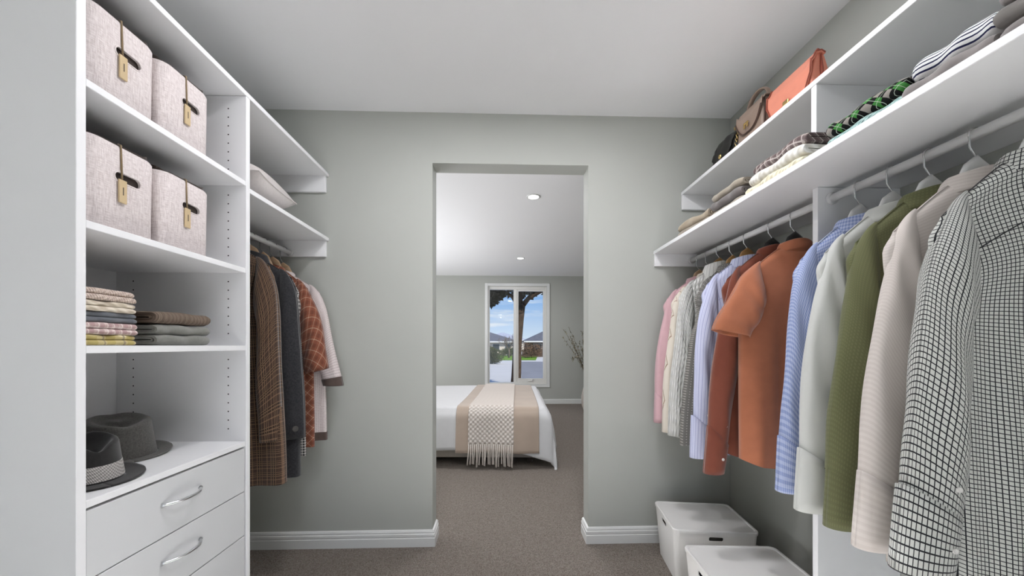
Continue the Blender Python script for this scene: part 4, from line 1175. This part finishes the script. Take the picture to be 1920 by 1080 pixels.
# fence before the brown house
x0, y0 = at(979, 48); ft = thing('fence', 'low brown timber paling fence before the brown house', 'fence', (x0, y0, GZ))
for i in range(26): box('paling', (i * .2, 0, 0), (i * .2 + .18, .03, 1.0 + .02 * (i % 2)), 'fence', ft)
box('rail', (0, .03, .7), (5.2, .07, .78), 'fence', ft)


def leaves_mesh(name, parent, mat, centers, count, size, seed):
    rnd = random.Random(seed); v, f = [], []
    for i in range(count):
        c, r = rnd.choice(centers); d = Vector((rnd.gauss(0, 1), rnd.gauss(0, 1), rnd.gauss(0, 1))).normalized() * r * rnd.uniform(.55, 1) ** .5
        p = Vector(c) + d; n_ = Vector((rnd.gauss(0, 1), rnd.gauss(0, 1), rnd.gauss(0, .7))).normalized(); s_ = n_.orthogonal().normalized() * size * .3; l_ = n_ * size; b = len(v)
        v += [tuple(p), tuple(p + l_ * .5 + s_), tuple(p + l_), tuple(p + l_ * .5 - s_)]; f.append((b, b + 1, b + 2, b + 3))
    return tag(from_data(name, v, f, mat, parent), kind='stuff')


def bush(label, u, d, rx, h, mat, n=1500, size=.12, seed=1):
    x, y = at(u, d); t = thing('shrub', label, 'shrub', (x, y, GZ)); rnd = random.Random(seed)
    cs = [((rnd.uniform(-rx, rx) * .6, rnd.uniform(-rx, rx) * .5, rnd.uniform(.25, .7) * h), rnd.uniform(.3, .42) * h) for _ in range(9)]
    tube('stem', [(0, 0, 0), (.02, 0, h * .5)], [.05, .02], 'bark', t, 8)
    leaves_mesh('leaves', t, mat, cs, n, size, seed)


bush('rounded dark green shrub at the pale driveway edge', 928, 30, .75, 1.45, 'shrub', 2600, .13, 1)
bush('low dark shrub beneath the bare tree', 948, 50, .9, 1.2, 'shrub', 900, .16, 2)
bush('dark hedge shrub before the cream house', 958, 52, 1.0, 1.3, 'shrub', 900, .16, 3)
bush('wide brown-leaved shrub before the brown house', 997, 45.0, 1.5, 1.9, 'redshrub', 1600, .16, 4)

# bare small tree on the lawn
x, y = at(954, 44); t = thing('bare_tree', 'small bare leafless tree on the lawn', 'tree', (x, y, GZ)); rnd = random.Random(8)
tube('trunk', [(0, 0, 0), (.05, 0, .7), (0, 0, 1.2)], [.12, .1, .08], 'twigs', t, 8)
tv, tf_ = [], []
def twig(p, d, l_, r, lev):
    pts = [p, p + d * l_ * .5 + Vector((rnd.uniform(-.05, .05), 0, .03)), p + d * l_]
    tube_data(pts, [r, r * .8, r * .55], 5, tv, tf_)
    if lev:
        for _ in range(3): twig(pts[rnd.choice((1, 2))], (d + Vector((rnd.uniform(-.8, .8), rnd.uniform(-.8, .8), rnd.uniform(-.1, .5)))).normalized(), l_ * .7, r * .6, lev - 1)
for i in range(6):
    a = i * PI / 3; twig(Vector((0, 0, 1.0)), Vector((math.cos(a) * .8, math.sin(a) * .8, .9)).normalized(), .9, .05, 3)
from_data('branches', tv, tf_, 'twigs', t)

# the gum tree right outside the window
x, y = at(968, 11); t = thing('gum_tree', 'big tree with forked trunk right outside the bedroom window', 'tree', (x, y, GZ)); rnd = random.Random(9)
tube('trunk', [(-.02, 0, 0), (0, 0, .6), (.03, .02, 1.5), (.10, .02, 2.3), (.13, .02, 2.75)], [.19, .15, .135, .13, .15], 'bark', t, 14)
for pts, rr in (([(.12, .02, 2.65), (-.12, .03, 3.0), (-.45, .05, 3.2), (-1.1, .2, 3.5)], [.085, .06, .045, .03]), ([(.13, .02, 2.65), (.38, 0, 2.95), (.75, 0, 3.15), (1.4, .1, 3.4)], [.095, .07, .05, .035]), ([(.12, .02, 2.7), (.1, .3, 3.3), (.2, .6, 4.2)], [.1, .08, .05])):
    tube('branch', pts, rr, 'bark', t, 10)
cs = [((rnd.uniform(-2.6, 2.6), rnd.uniform(-1.0, 1.6), rnd.uniform(3.55, 5.0)), rnd.uniform(.45, .8)) for _ in range(34)] + [((-.75, -.1, 3.3), .28), ((-.95, 0, 3.1), .22), ((-.35, .1, 3.45), .25), ((.35, .1, 3.4), .25), ((.8, .2, 3.5), .3), ((-.95, -.1, 2.98), .16), ((-.6, 0, 3.08), .14), ((-.75, .1, 2.9), .1)]
leaves_mesh('leaves', t, 'leaf', cs, 9000, .22, 11)
